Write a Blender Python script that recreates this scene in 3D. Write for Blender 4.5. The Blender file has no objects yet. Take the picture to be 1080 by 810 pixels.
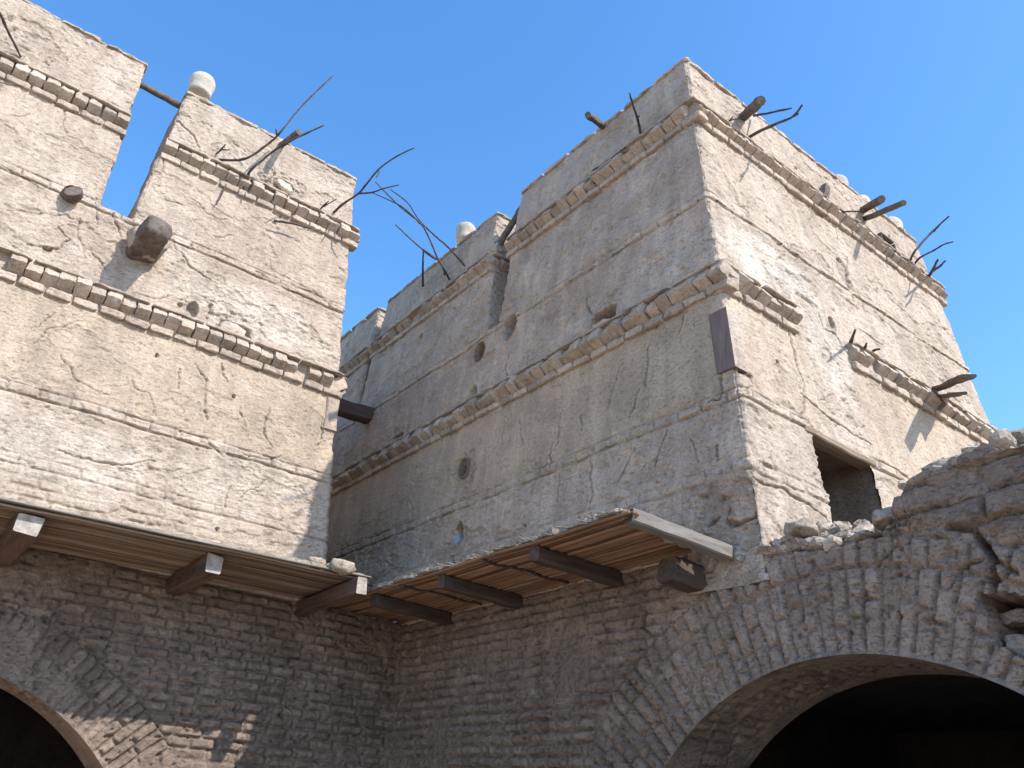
import bpy, math, random
import numpy as np
from mathutils import Vector, Matrix

random.seed(7)
scene = bpy.context.scene
col = bpy.context.collection

# ------------------------------------------------------------------ camera
FPX, PITCH, ROLL, YAW = 851.285, math.radians(27.8768), math.radians(3.91487), math.radians(54.06307)
EYE = np.array([0, 0, 1.6])
_cp, _sp = math.cos(PITCH), math.sin(PITCH)
FWD = np.array([math.cos(YAW) * _cp, math.sin(YAW) * _cp, _sp])
_r0 = np.array([math.sin(YAW), -math.cos(YAW), 0.0])
_u0 = np.cross(_r0, FWD)
RGT = math.cos(ROLL) * _r0 + math.sin(ROLL) * _u0
UPV = -math.sin(ROLL) * _r0 + math.cos(ROLL) * _u0
cam = bpy.data.cameras.new('camera')
cam.sensor_width = 36.0
cam.sensor_fit = 'HORIZONTAL'
cam.lens = FPX / 1080 * 36
cam.clip_end = 5000
co = bpy.data.objects.new('camera', cam)
co.matrix_world = Matrix(((RGT[0], UPV[0], -FWD[0], EYE[0]), (RGT[1], UPV[1], -FWD[1], EYE[1]),
                          (RGT[2], UPV[2], -FWD[2], EYE[2]), (0, 0, 0, 1)))
col.objects.link(co)
scene.camera = co

def hit(x, y, n, d):
    v = FWD * FPX + RGT * (x - 540) + UPV * (405 - y)
    n = np.array(n, float)
    return EYE + v * (d - n @ EYE) / (n @ v)

# wall planes, measured: out = distance in front of the wall
BXT, BYT, BL = .06, .123, .06
def on_side(x, y, out=0.):    # shaded side wall of the far house (faces -x)
    return hit(x, y, (1, 0, -BXT), 5.0 - BXT * 3.6 - out)
def on_front(x, y, out=0.):   # sunny front wall of the far house (faces -y)
    return hit(x, y, (0, 1, -BYT), 3.58 - BYT * 3.6 - out)
def on_near(x, y, out=0.):    # sunny wall of the near house (faces -y)
    return hit(x, y, (0, 1, -BL), 8.83 - BL * 3.6 - out)
def on_z(x, y, z):
    return hit(x, y, (0, 0, 1), z)
def on_x(x, y, c):
    return hit(x, y, (1, 0, 0), c)
def on_y(x, y, c):
    return hit(x, y, (0, 1, 0), c)

# ------------------------------------------------------------------ noise
_rs = np.random.RandomState(11)
_perm = np.concatenate([_rs.permutation(256)] * 3)
_g = np.array([[1,1,0],[-1,1,0],[1,-1,0],[-1,-1,0],[1,0,1],[-1,0,1],[1,0,-1],[-1,0,-1],[0,1,1],[0,-1,1],[0,1,-1],[0,-1,-1],[1,1,0],[-1,1,0],[0,-1,1],[0,-1,-1]], np.float32)
def pn(x, y, z):
    x, y, z = np.broadcast_arrays(np.asarray(x, np.float32), np.asarray(y, np.float32), np.asarray(z, np.float32))
    xi, yi, zi = np.floor(x).astype(np.int32), np.floor(y).astype(np.int32), np.floor(z).astype(np.int32)
    xf, yf, zf = x - xi, y - yi, z - zi
    xi &= 255; yi &= 255; zi &= 255
    u, v, w = [t * t * t * (t * (t * 6 - 15) + 10) for t in (xf, yf, zf)]
    def gr(dx, dy, dz):
        h = _perm[_perm[_perm[(xi + dx)] + ((yi + dy) & 255)] + ((zi + dz) & 255)] & 15
        gv = _g[h]
        return gv[..., 0] * (xf - dx) + gv[..., 1] * (yf - dy) + gv[..., 2] * (zf - dz)
    def lp(a, b, t): return a + t * (b - a)
    x00 = lp(gr(0,0,0), gr(1,0,0), u); x10 = lp(gr(0,1,0), gr(1,1,0), u)
    x01 = lp(gr(0,0,1), gr(1,0,1), u); x11 = lp(gr(0,1,1), gr(1,1,1), u)
    return lp(lp(x00, x10, v), lp(x01, x11, v), w)
def fbm(x, y, z, n=4, gain=.5):
    a, s, t = 1., 0., 1.
    for i in range(n):
        s = s + a * pn(x * t + 13.7 * i, y * t + 5.1 * i, z * t + 9.3 * i)
        a *= gain; t *= 2.03
    return s
def h01(a, b=0, c=0):        # hash of integers to 0..1
    a = np.asarray(a).astype(np.int64); b = np.asarray(b).astype(np.int64)
    n = (a * 73856093) ^ (b * 19349663) ^ (int(c) * 83492791)
    n = (n ^ (n >> 13)) * 1274126177 & 0x7fffffff
    n = (n ^ (n >> 15)) * 668265263 & 0x7fffffff
    return ((n >> 4) & 0xffff) / 65535.
def sst(a, b, x):
    t = np.clip((x - a) / (b - a), 0, 1)
    return t * t * (3 - 2 * t)

# ------------------------------------------------------------------ materials
def newmat(name):
    m = bpy.data.materials.new(name); m.use_nodes = True
    nt = m.node_tree; nt.nodes.clear()
    out = nt.nodes.new('ShaderNodeOutputMaterial'); bs = nt.nodes.new('ShaderNodeBsdfPrincipled')
    nt.links.new(bs.outputs[0], out.inputs[0])
    bs.inputs['Roughness'].default_value = .95
    bs.inputs['Specular IOR Level'].default_value = .1
    return m, nt, bs
class NT:
    def __init__(s, nt): s.nt = nt
    def link(s, a, b): s.nt.links.new(a, b)
    def coord(s, scale=(1, 1, 1)):
        t = s.nt.nodes.new('ShaderNodeTexCoord'); mp = s.nt.nodes.new('ShaderNodeMapping')
        mp.inputs['Scale'].default_value = scale
        s.link(t.outputs['Object'], mp.inputs[0]); return mp.outputs[0]
    def noise(s, vec, scale, detail=4, rough=.55, dist=0):
        n = s.nt.nodes.new('ShaderNodeTexNoise')
        n.inputs['Scale'].default_value = scale; n.inputs['Detail'].default_value = detail
        n.inputs['Roughness'].default_value = rough; n.inputs['Distortion'].default_value = dist
        s.link(vec, n.inputs['Vector']); return n.outputs[0]
    def rng(s, v, a, b, c=0, d=1, clamp=True):
        n = s.nt.nodes.new('ShaderNodeMapRange'); n.clamp = clamp
        for i, q in enumerate((a, b, c, d)): n.inputs[i + 1].default_value = q
        s.link(v, n.inputs[0]); return n.outputs[0]
    def mix(s, f, a, b, mode='MIX'):
        n = s.nt.nodes.new('ShaderNodeMix'); n.data_type = 'RGBA'; n.blend_type = mode
        for sock, v in ((n.inputs[0], f), (n.inputs[6], a), (n.inputs[7], b)):
            if isinstance(v, (int, float)): sock.default_value = v
            elif isinstance(v, tuple): sock.default_value = (*v, 1)
            else: s.link(v, sock)
        return n.outputs[2]
    def math(s, op, a, b):
        n = s.nt.nodes.new('ShaderNodeMath'); n.operation = op
        for sock, v in ((n.inputs[0], a), (n.inputs[1], b)):
            if isinstance(v, (int, float)): sock.default_value = v
            else: s.link(v, sock)
        return n.outputs[0]
    def bump(s, v, strength, dist, prev=None):
        n = s.nt.nodes.new('ShaderNodeBump'); n.inputs['Strength'].default_value = strength
        n.inputs['Distance'].default_value = dist; s.link(v, n.inputs['Height'])
        if prev is not None: s.link(prev, n.inputs['Normal'])
        return n.outputs[0]
    def attr(s):
        a = s.nt.nodes.new('ShaderNodeAttribute'); a.attribute_name = 'Tone'
        sp = s.nt.nodes.new('ShaderNodeSeparateColor'); s.link(a.outputs['Color'], sp.inputs[0])
        return sp.outputs
def scalecol(T, c, v):       # colour * value
    n = T.nt.nodes.new('ShaderNodeVectorMath'); n.operation = 'SCALE'
    T.link(c, n.inputs[0]); T.link(v, n.inputs['Scale']); return n.outputs[0]

def mud_material(name, c1, c2, c3, tan, white, bump=1.0):
    m, nt, bs = newmat(name); T = NT(nt)
    v = T.coord(); vs = T.coord((1, 1, 5)); vv = T.coord((1, 1, .16))
    big = T.noise(v, .9, 5, .6); mid = T.noise(v, 4.5, 6, .65, .4); fine = T.noise(v, 60, 4, .7); st = T.noise(vs, 9, 6, .7, .3)
    run = T.noise(vv, 5.0, 5, .6)
    c = T.mix(T.rng(big, .35, .65), c1, c2)
    c = T.mix(T.rng(mid, .48, .72), c, c3)
    R, G, B = T.attr()
    c = T.mix(R, c, T.mix(T.rng(st, .35, .7), tan, tuple(x * .86 for x in tan)))
    wn = T.math('MULTIPLY', T.math('MULTIPLY', G, .75), T.rng(st, .34, .56))
    c = T.mix(wn, c, white)
    c = scalecol(T, c, T.rng(fine, .3, .7, .74, 1.17))
    grit = T.noise(T.coord((1, 1, 2.2)), 22, 7, .72, .6)
    c = scalecol(T, c, T.rng(grit, .33, .46, .72, 1.0))
    c = scalecol(T, c, T.rng(T.noise(v, 1.9, 6, .7), .3, .7, .88, 1.10))
    c = scalecol(T, c, T.rng(st, .3, .7, .88, 1.08))
    c = scalecol(T, c, T.rng(run, .35, .65, .85, 1.08))
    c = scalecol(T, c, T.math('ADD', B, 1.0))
    T.link(c, bs.inputs['Base Color'])
    b = T.bump(T.noise(v, 26, 8, .7, .3), .54 * bump, .02)
    b = T.bump(st, .36 * bump, .022, b)
    b = T.bump(T.rng(grit, .33, .46), .6 * bump, .012, b)
    b = T.bump(T.noise(v, 130, 3, .6), .45 * bump, .005, b)
    T.link(b, bs.inputs['Normal'])
    return m
M_PLASTER = mud_material('mud_plaster', (.450, .360, .283), (.498, .404, .323), (.380, .300, .234), (.490, .380, .278), (.62, .55, .465))
M_BRICK = mud_material('mud_brick', (.252, .192, .152), (.202, .152, .120), (.302, .234, .187), (.31, .23, .175), (.40, .35, .30), 1.1)
M_DARKMUD = mud_material('dark_mud', (.045, .038, .034), (.06, .05, .045), (.035, .03, .027), (.05, .04, .035), (.08, .07, .06), 1.0)
M_RUBBLE = mud_material('mud_rubble', (.43, .355, .285), (.34, .28, .22), (.49, .41, .335), (.32, .25, .19), (.45, .40, .34), 1.1)

def wood_material(name, scale, c1, c2):
    m, nt, bs = newmat(name); T = NT(nt)
    v = T.coord(scale)
    n = T.noise(v, 14, 6, .65, .5)
    c = T.mix(T.rng(n, .35, .68), c1, c2)
    R, G, B = T.attr()
    c = scalecol(T, c, T.math('ADD', B, 1.0))
    T.link(c, bs.inputs['Base Color']); bs.inputs['Roughness'].default_value = .85
    T.link(T.bump(n, .7, .012), bs.inputs['Normal'])
    return m
M_WX = wood_material('wood_along_x', (.09, 1, 1), (.06, .042, .036), (.11, .08, .066))
M_WY = wood_material('wood_along_y', (1, .09, 1), (.075, .05, .040), (.14, .092, .07))
M_GREYWOOD = wood_material('weathered_wood', (.12, 1.2, 1.2), (.14, .122, .104), (.25, .222, .19))
M_ENDGRAIN = wood_material('end_grain', (1, 1, 1), (.24, .205, .17), (.46, .41, .355))
M_LOG = wood_material('old_log', (1, 1, 1), (.09, .07, .06), (.19, .155, .13))
M_STICK = wood_material('dry_branch', (1, 1, 1), (.055, .042, .036), (.12, .095, .08))
M_REED = wood_material('palm_rib', (1.2, .07, 1.2), (.15, .085, .052), (.28, .175, .11))
M_REEDX = wood_material('palm_rib_x', (.07, 1.2, 1.2), (.15, .105, .075), (.27, .20, .145))
M_LINTEL = wood_material('lintel_wood', (.12, 1, 1), (.20, .14, .095), (.32, .24, .17))
M_PLANK = wood_material('corner_plank', (1, 1, .12), (.145, .105, .095), (.22, .165, .15))
M_POT = mud_material('pot_clay', (.50, .43, .355), (.56, .49, .41), (.40, .335, .27), (.4, .3, .2), (.56, .51, .44), .5)
M_SAND = mud_material('sand', (.52, .415, .32), (.47, .37, .285), (.56, .455, .355), (.4, .3, .2), (.5, .45, .4), 1.0)
M_BLUE, _nt, _bs = newmat('blue_rag'); _T = NT(_nt)
_T.link(_T.mix(_T.rng(_T.noise(_T.coord(), 30, 4), .35, .65), (.19, .205, .225), (.33, .34, .35)), _bs.inputs['Base Color'])

# ------------------------------------------------------------------ mesh helpers
def mk(name, V, F, mats, parent=None, tone=None, smooth=True, midx=None):
    me = bpy.data.meshes.new(name)
    V = np.asarray(V, np.float32)
    if isinstance(F, np.ndarray):
        n, k = F.shape
        me.vertices.add(len(V)); me.vertices.foreach_set('co', V.ravel())
        me.loops.add(n * k); me.loops.foreach_set('vertex_index', F.astype(np.int32).ravel())
        me.polygons.add(n); me.polygons.foreach_set('loop_start', np.arange(0, n * k, k, dtype=np.int32))
        me.update(calc_edges=True); me.validate()
    else:
        me.from_pydata(V.tolist(), [], [list(map(int, f)) for f in F]); me.update()
    for m in (mats if isinstance(mats, (list, tuple)) else [mats]): me.materials.append(m)
    if midx is not None: me.polygons.foreach_set('material_index', np.asarray(midx, np.int32))
    me.polygons.foreach_set('use_smooth', np.full(len(me.polygons), smooth))
    if tone is not None:
        at = me.attributes.new('Tone', 'FLOAT_COLOR', 'POINT')
        c = np.zeros((len(V), 4), np.float32); c[:, :3] = tone; c[:, 3] = 1
        at.data.foreach_set('color', c.ravel())
    o = bpy.data.objects.new(name, me); col.objects.link(o)
    if parent is not None: o.parent = parent
    return o
def tag(o, label, cat=None, group=None, kind=None):
    if label: o['label'] = label
    if cat: o['category'] = cat
    if group: o['group'] = group
    if kind: o['kind'] = kind
    return o
def thing(name, label, cat, group=None):
    o = bpy.data.objects.new(name, None); col.objects.link(o)
    return tag(o, label, cat, group)
def crisp(o, a=50):
    o.data.set_sharp_from_angle(angle=math.radians(a)); return o
class Acc:                    # gathers pieces of one mesh
    def __init__(s): s.V = []; s.F = []; s.T = []; s.M = []; s.n = 0
    def add(s, V, F, tint=0., mi=0):
        V = np.asarray(V, float)
        s.V.append(V); s.F += [[i + s.n for i in f] for f in F]
        t = np.zeros((len(V), 3)); t[:, 2] = tint; s.T.append(t)
        s.M += [mi] * len(F); s.n += len(V)
    def done(s, name, mats, parent=None, smooth=True):
        return mk(name, np.vstack(s.V), s.F, mats, parent, np.vstack(s.T), smooth, s.M)
def _cube(n):
    idx = {}; V = []; F = []
    def vid(p):
        k = tuple(np.round(p, 5))
        if k not in idx: idx[k] = len(V); V.append(p)
        return idx[k]
    for ax in range(3):
        for sg in (-1, 1):
            a, b = (ax + 1) % 3, (ax + 2) % 3
            for i in range(n):
                for j in range(n):
                    q = []
                    for di, dj in ((0, 0), (1, 0), (1, 1), (0, 1)):
                        p = [0, 0, 0]; p[ax] = sg; p[a] = -1 + 2 * (i + di) / n; p[b] = -1 + 2 * (j + dj) / n
                        q.append(vid(tuple(p)))
                    F.append(q if sg > 0 else q[::-1])
    return np.array(V, float), F
CUBES = {n: _cube(n) for n in (2, 3, 5, 8)}
def rough_box(c, ax, dims, seed, rnd=6, amp=.008, n=3, freq=14):
    V, F = CUBES[n]
    p = V / (np.sum(np.abs(V) ** rnd, 1) ** (1 / rnd))[:, None]
    q = p * (np.array(dims) / 2)
    w = q @ np.array(ax, float)
    s = seed * 3.37
    d = np.stack([pn(w[:, 0] * freq + s, w[:, 1] * freq + 2, w[:, 2] * freq), pn(w[:, 0] * freq, w[:, 1] * freq + s, w[:, 2] * freq + 7), pn(w[:, 0] * freq + 4, w[:, 1] * freq, w[:, 2] * freq + s)], 1)
    d += .5 * np.stack([pn(w[:, 0] * freq * 2.5 + s, w[:, 1] * freq * 2.5, w[:, 2] * freq * 2.5 + k * 9) for k in range(3)], 1)
    return w + d * amp * 2 + np.array(c, float), F
def rotz(a, tilt=0, roll=0):
    return np.array((Matrix.Rotation(a, 3, 'Z') @ Matrix.Rotation(tilt, 3, 'X') @ Matrix.Rotation(roll, 3, 'Y')).transposed())
def tube(P, R, sides=8, jit=0., seed=0, cap=True, flat=0):
    P = [np.array(p, float) for p in P]; n = len(P); V = []; F = []
    d = [P[min(i + 1, n - 1)] - P[max(i - 1, 0)] for i in range(n)]
    d = [x / np.linalg.norm(x) for x in d]
    a = np.cross(d[0], (0, 0, 1) if abs(d[0][2]) < .9 else (1, 0, 0)); rr = random.Random(seed)
    for i in range(n):
        a = a - d[i] * (a @ d[i]); a /= np.linalg.norm(a); b = np.cross(d[i], a)
        for k in range(sides):
            t = 2 * math.pi * k / sides
            r = R[i] * (1 + jit * (rr.random() - .5))
            V.append(P[i] + r * (math.cos(t) * a + math.sin(t) * b))
    for i in range(n - 1):
        for k in range(sides):
            k2 = (k + 1) % sides
            F.append([i * sides + k, i * sides + k2, (i + 1) * sides + k2, (i + 1) * sides + k])
    if cap:
        F.append(list(range(sides))[::-1]); F.append([(n - 1) * sides + k for k in range(sides)])
    return V, F
def smoothpath(P, m=5):       # Catmull-Rom through the points
    P = [np.array(p, float) for p in P]; out = []
    for i in range(len(P) - 1):
        p0, p1, p2, p3 = P[max(i - 1, 0)], P[i], P[i + 1], P[min(i + 2, len(P) - 1)]
        for k in range(m):
            t = k / m
            out.append(.5 * (2 * p1 + (p2 - p0) * t + (2 * p0 - 5 * p1 + 4 * p2 - p3) * t * t + (3 * p1 - p0 - 3 * p2 + p3) * t ** 3))
    out.append(P[-1]); return out
def beam_geo(a, b, w, h, seed=0, up=(0, 0, 1), bev=.012, amp=.006, segs=10):
    """squared timber from a to b, worn edges; returns V, F, material index (1 on the two ends)"""
    a = np.array(a, float); b = np.array(b, float); d = b - a; L = np.linalg.norm(d); d /= L
    s = np.cross(d, up); s /= np.linalg.norm(s); u = np.cross(s, d)
    ring = []
    for sx, sy in ((1, 1), (-1, 1), (-1, -1), (1, -1)):
        c1 = (sx * (w / 2 - bev), sy * h / 2); c2 = (sx * w / 2, sy * (h / 2 - bev))
        ring += [c2, c1] if sx * sy > 0 else [c1, c2]
    V = []; F = []; mi = []
    ts = [0, .004 / L] + [i / segs for i in range(1, segs)] + [1 - .004 / L, 1]
    for i, t in enumerate(ts):
        k = .97 if i in (0, len(ts) - 1) else 1
        p = a + d * L * t
        for x, y in ring:
            q = p + s * x * k + u * y * k
            nn = np.array([float(pn(q[0] * 6 + seed, q[1] * 6, q[2] * 6)), float(pn(q[0] * 6, q[1] * 6 + seed, q[2] * 6)), float(pn(q[0] * 6, q[1] * 6, q[2] * 6 + seed))])
            V.append(q + nn * amp * 2)
    n = len(ring)
    for i in range(len(ts) - 1):
        for k in range(n):
            F.append([i * n + k, i * n + (k + 1) % n, (i + 1) * n + (k + 1) % n, (i + 1) * n + k]); mi.append(0)
    F.append(list(range(n))[::-1]); F.append([(len(ts) - 1) * n + k for k in range(n)]); mi += [1, 1]
    return V, F, mi
def beam(name, a, b, w, h, mats, parent=None, seed=0, amp=.006, bev=.012):
    V, F, mi = beam_geo(a, b, w, h, seed, amp=amp, bev=bev)
    return mk(name, V, F, mats, parent, None, False, mi if len(mats) > 1 else None)

# ------------------------------------------------------------------ wall relief
class Relief:
    """what is carved into or laid on a house's walls; face: 0 faces -x, 1 faces -y"""
    def __init__(s): s.strings = []; s.holes = []; s.cracks = []; s.patches = []; s.tan = []; s.white = []; s.base = None; s.recess = None; s.smooth = []
def brick_pattern(u, z, L, H, seed, wob=1.):
    z = z + wob * (.014 * pn(u * 1.7, z * 1.2, seed) + .006 * pn(u * 6, z * 6, seed + 3.))
    u = u + wob * .02 * pn(u * 4, z * 4, seed + 9.)
    row = np.floor(z / H); Lr = L * (.85 + .35 * h01(row, 1, seed))
    uu = u / Lr + h01(row, 2, seed) * 7
    uu = uu + .12 * pn(uu * .9, row * 3.3, seed)
    k = np.floor(uu)
    lx = (uu - k) * Lr; lz = z - row * H
    g = .014 * (1 + .8 * pn(u * 5, z * 5, 4.4))
    dx = np.minimum(lx, Lr - lx); dz = np.minimum(lz, H - lz) * 1.15
    rr = .03
    d = np.where((dx < rr) & (dz < rr), rr - np.sqrt(np.maximum(rr - dx, 0) ** 2 + np.maximum(rr - dz, 0) ** 2), np.minimum(dx, dz))
    p = sst(g * .25, g + .016, d)
    rb = h01(row, k, seed + 5); r2 = h01(row, k, seed + 6); r3 = h01(row, k, seed + 7)
    h = -.034 * (1 - p) + p * ((rb - .5) * .024 + (r2 - .5) * .12 * (lz - H / 2) + (r3 - .5) * .06 * (lx - Lr / 2))
    return h, (r2 - .5) * .34 * p - .10 * (1 - p), p
def seg_dist(u, z, path):
    best = np.full(u.shape, 9., np.float32); pos = np.zeros(u.shape, np.float32)
    tot = 0; Ls = [math.hypot(path[i + 1][0] - path[i][0], path[i + 1][1] - path[i][1]) for i in range(len(path) - 1)]
    S = sum(Ls)
    for i, L in enumerate(Ls):
        (a, b), (c, d) = path[i], path[i + 1]
        t = np.clip(((u - a) * (c - a) + (z - b) * (d - b)) / max(L * L, 1e-9), 0, 1)
        q = np.hypot(u - a - t * (c - a), z - b - t * (d - b))
        m = q < best
        best = np.where(m, q, best); pos = np.where(m, (tot + t * L) / S, pos); tot += L
    return best, pos
def relief(x, y, z, s, nx, ny, R, dens):
    """height outwards and (tan, white, tint) per point"""
    h = .022 * fbm(x * .7, y * .7, z * .7, 3) + .012 * fbm(x * 3, y * 3, z * 3, 3)
    h = h + .0042 * fbm(x * 4 + 3, y * 4, z * 19, 4) + .0042 * fbm(x * 16, y * 16, z * 22, 3, .6)
    # plaster that came off in sheets: a lower coat shows with a sharp rim
    f = fbm(x * 1.1 + 7, y * 1.1, z * 1.9 + 3, 5, .55) + .10 * pn(x * 14, y * 14, z * 14)
    sp = sst(.16, .19, f)
    h = h - .013 * sp + sp * .012 * fbm(x * 9, y * 9, z * 13 + 4, 3)
    f2 = fbm(x * 2.1 + 1, y * 2.1 + 9, z * 3 - 3, 4, .6)
    h = h - .009 * sst(.3, .33, f2)
    tn = -.08 * sp + .05 * sst(.0, .3, f2)
    # pock marks and straw nicks
    pk = pn(x * 24, y * 24, z * 38)
    h = h - .010 * sst(.50, .64, pk)
    tan = np.zeros_like(h); wh = np.zeros_like(h)
    for face, u0, u1, z0, z1, k in R.tan:
        fm = (nx < -.5) if face == 0 else (ny < -.5)
        u = y if face == 0 else x
        wob = .05 * pn(x * 3, y * 3, z * 3)
        m = fm * sst(z0, z0 + .05, z + wob) * (1 - sst(z1 - .05, z1, z + wob)) * sst(u0 - .1, u0 + .1, u + wob) * (1 - sst(u1 - .1, u1 + .1, u + wob))
        tan = np.maximum(tan, m * k)
    h = h * (1 - .6 * np.minimum(tan, 1))
    for face, u0, z0, ru, rz, k in R.white:
        fm = (nx < -.5) if face == 0 else (ny < -.5)
        u = y if face == 0 else x
        e = ((u - u0) / ru) ** 2 + ((z - z0) / rz) ** 2
        wh = np.maximum(wh, fm * k * (1 - sst(.25, 1.0, e + .5 * fbm(x * 2, y * 2, z * 3, 3))))
    if R.base:                # washed-out brick near the foot of the wall
        z0, z1 = R.base
        m = 1 - sst(z0, z1, z + .22 * fbm(x * 1.3, y * 1.3, z * 1.3 + 5, 3))
        m = m * sst(-.28, .02, fbm(x * 1.6 + 4, y * 1.6, z * 2.2, 3))
        bh, bt, bp = brick_pattern(s, z, .27, .098, 21)
        h = h * (1 - .5 * m) + m * (bh * .6 + .002); tn = tn + m * bt * .6
    for zc, u0, u1, face, seed in R.strings:
        fm = np.ones(h.shape, bool) if face is None else ((nx < -.5) & (y > u0) & (y < u1) if face == 0 else (ny < -.5) & (x > u0) & (x < u1))
        w = (z - zc) - .016 * pn(s * .8, 0, seed) - .008 * pn(s * 3, 0, seed + 4)
        sel = fm & (np.abs(w) < .2)
        if not sel.any(): continue
        ws, ss = w[sel], s[sel]
        k = np.floor(ss / .285 + .25 * pn(ss * 1.1, 3, seed)); l = (ss / .285 + .25 * pn(ss * 1.1, 3, seed) - k) * .285
        rb = h01(k, 1, seed); r2 = h01(k, 2, seed)
        vis = sst(.06, .2, rb)                     # some bricks are plastered over
        dx = np.minimum(l, .285 - l); dz = .046 - np.abs(ws + (r2 - .5) * .012)
        d = np.minimum(dx * .8, dz)
        body = sst(-.004, .016, d)
        joint = (1 - sst(.002, .015, dx)) * sst(-.01, .01, dz)
        lip = (np.exp(-((ws + .055) / .011) ** 2) + .6 * np.exp(-((ws - .056) / .009) ** 2)) * (.5 + .9 * sst(-.2, .3, pn(ss * 3.1, 7, seed)))
        dh = vis * (.016 * body * (.5 + .9 * r2) - .03 * joint - .036 * lip) + (1 - vis) * (-.022 * lip + .01 * sst(-.02, .02, dz))
        dh = dh + .012 * sst(.01, .1, -ws) * (1 - sst(.1, .19, -ws))
        h[sel] += dh * (.5 if seed in (34, 35, 53) else 1.)
        tn[sel] += vis * body * (r2 - .40) * .2 - .16 * np.minimum(lip, 1) - .12 * joint * vis
    for face, u0, z0, ru, rz, depth, pw in R.holes:
        fm = (nx < -.8) if face == 0 else (ny < -.8)
        u = y if face == 0 else x
        sel = fm & (np.abs(u - u0) < ru * 1.8) & (np.abs(z - z0) < rz * 1.8)
        if not sel.any(): continue
        us, zs = u[sel], z[sel]
        us = us + .012 * pn(us * 14, zs * 14, u0); zs = zs + .012 * pn(us * 14, zs * 14, u0 + 8)
        e = (np.abs((us - u0) / ru) ** pw + np.abs((zs - z0) / rz) ** pw) ** (1 / pw)
        h[sel] = h[sel] - depth * (1 - sst(.88, 1.0, e)) + (.012 * np.exp(-((e - 1.15) / .1) ** 2) if depth > 0 else 0)
    for face, u0, z0, ru, rz, depth in R.patches:
        fm = (nx < -.8) if face == 0 else (ny < -.8)
        u = y if face == 0 else x
        e = ((u - u0) / ru) ** 2 + ((z - z0) / rz) ** 2 + .9 * fbm(x * 5, y * 5, z * 5, 4, .6)
        m = fm * (1 - sst(.75, .85, e))
        h = h + m * (-depth + .02 * fbm(x * 9, y * 9, z * 9, 3)); tn = tn - .1 * m
    if R.recess:              # the storey starts behind the head of the wall below
        h = h - .09 * (1 - sst(R.recess[1] - .02, R.recess[1], z)) * ((nx < -.5) & (y > 4.3) if R.recess[0] == 0 else (ny < -.5))
    for face, path, wd, dp in R.cracks:
        fm = (nx < -.6) if face == 0 else (ny < -.6)
        u = y if face == 0 else x
        pu = [p[0] for p in path]; pz = [p[1] for p in path]
        sel = fm & (u > min(pu) - .15) & (u < max(pu) + .15) & (z > min(pz) - .1) & (z < max(pz) + .1)
        if not sel.any(): continue
        us, zs = u[sel], z[sel]
        uw = us + .035 * fbm(us * 5, zs * 5, pu[0] * 3, 4, .6); zw = zs + .03 * fbm(us * 5, zs * 5, pu[0] * 3 + 11, 3, .6)
        d, t = seg_dist(uw, zw, path)
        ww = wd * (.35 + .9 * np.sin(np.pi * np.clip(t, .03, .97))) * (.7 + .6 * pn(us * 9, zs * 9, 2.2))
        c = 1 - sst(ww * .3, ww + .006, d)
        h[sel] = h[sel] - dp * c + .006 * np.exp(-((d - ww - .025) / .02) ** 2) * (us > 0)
        tn[sel] = tn[sel] - .38 * c  # cracks darkened: dirt, plus their shade put into the tint
    return h, np.stack([tan, wh, tn], -1)

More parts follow.
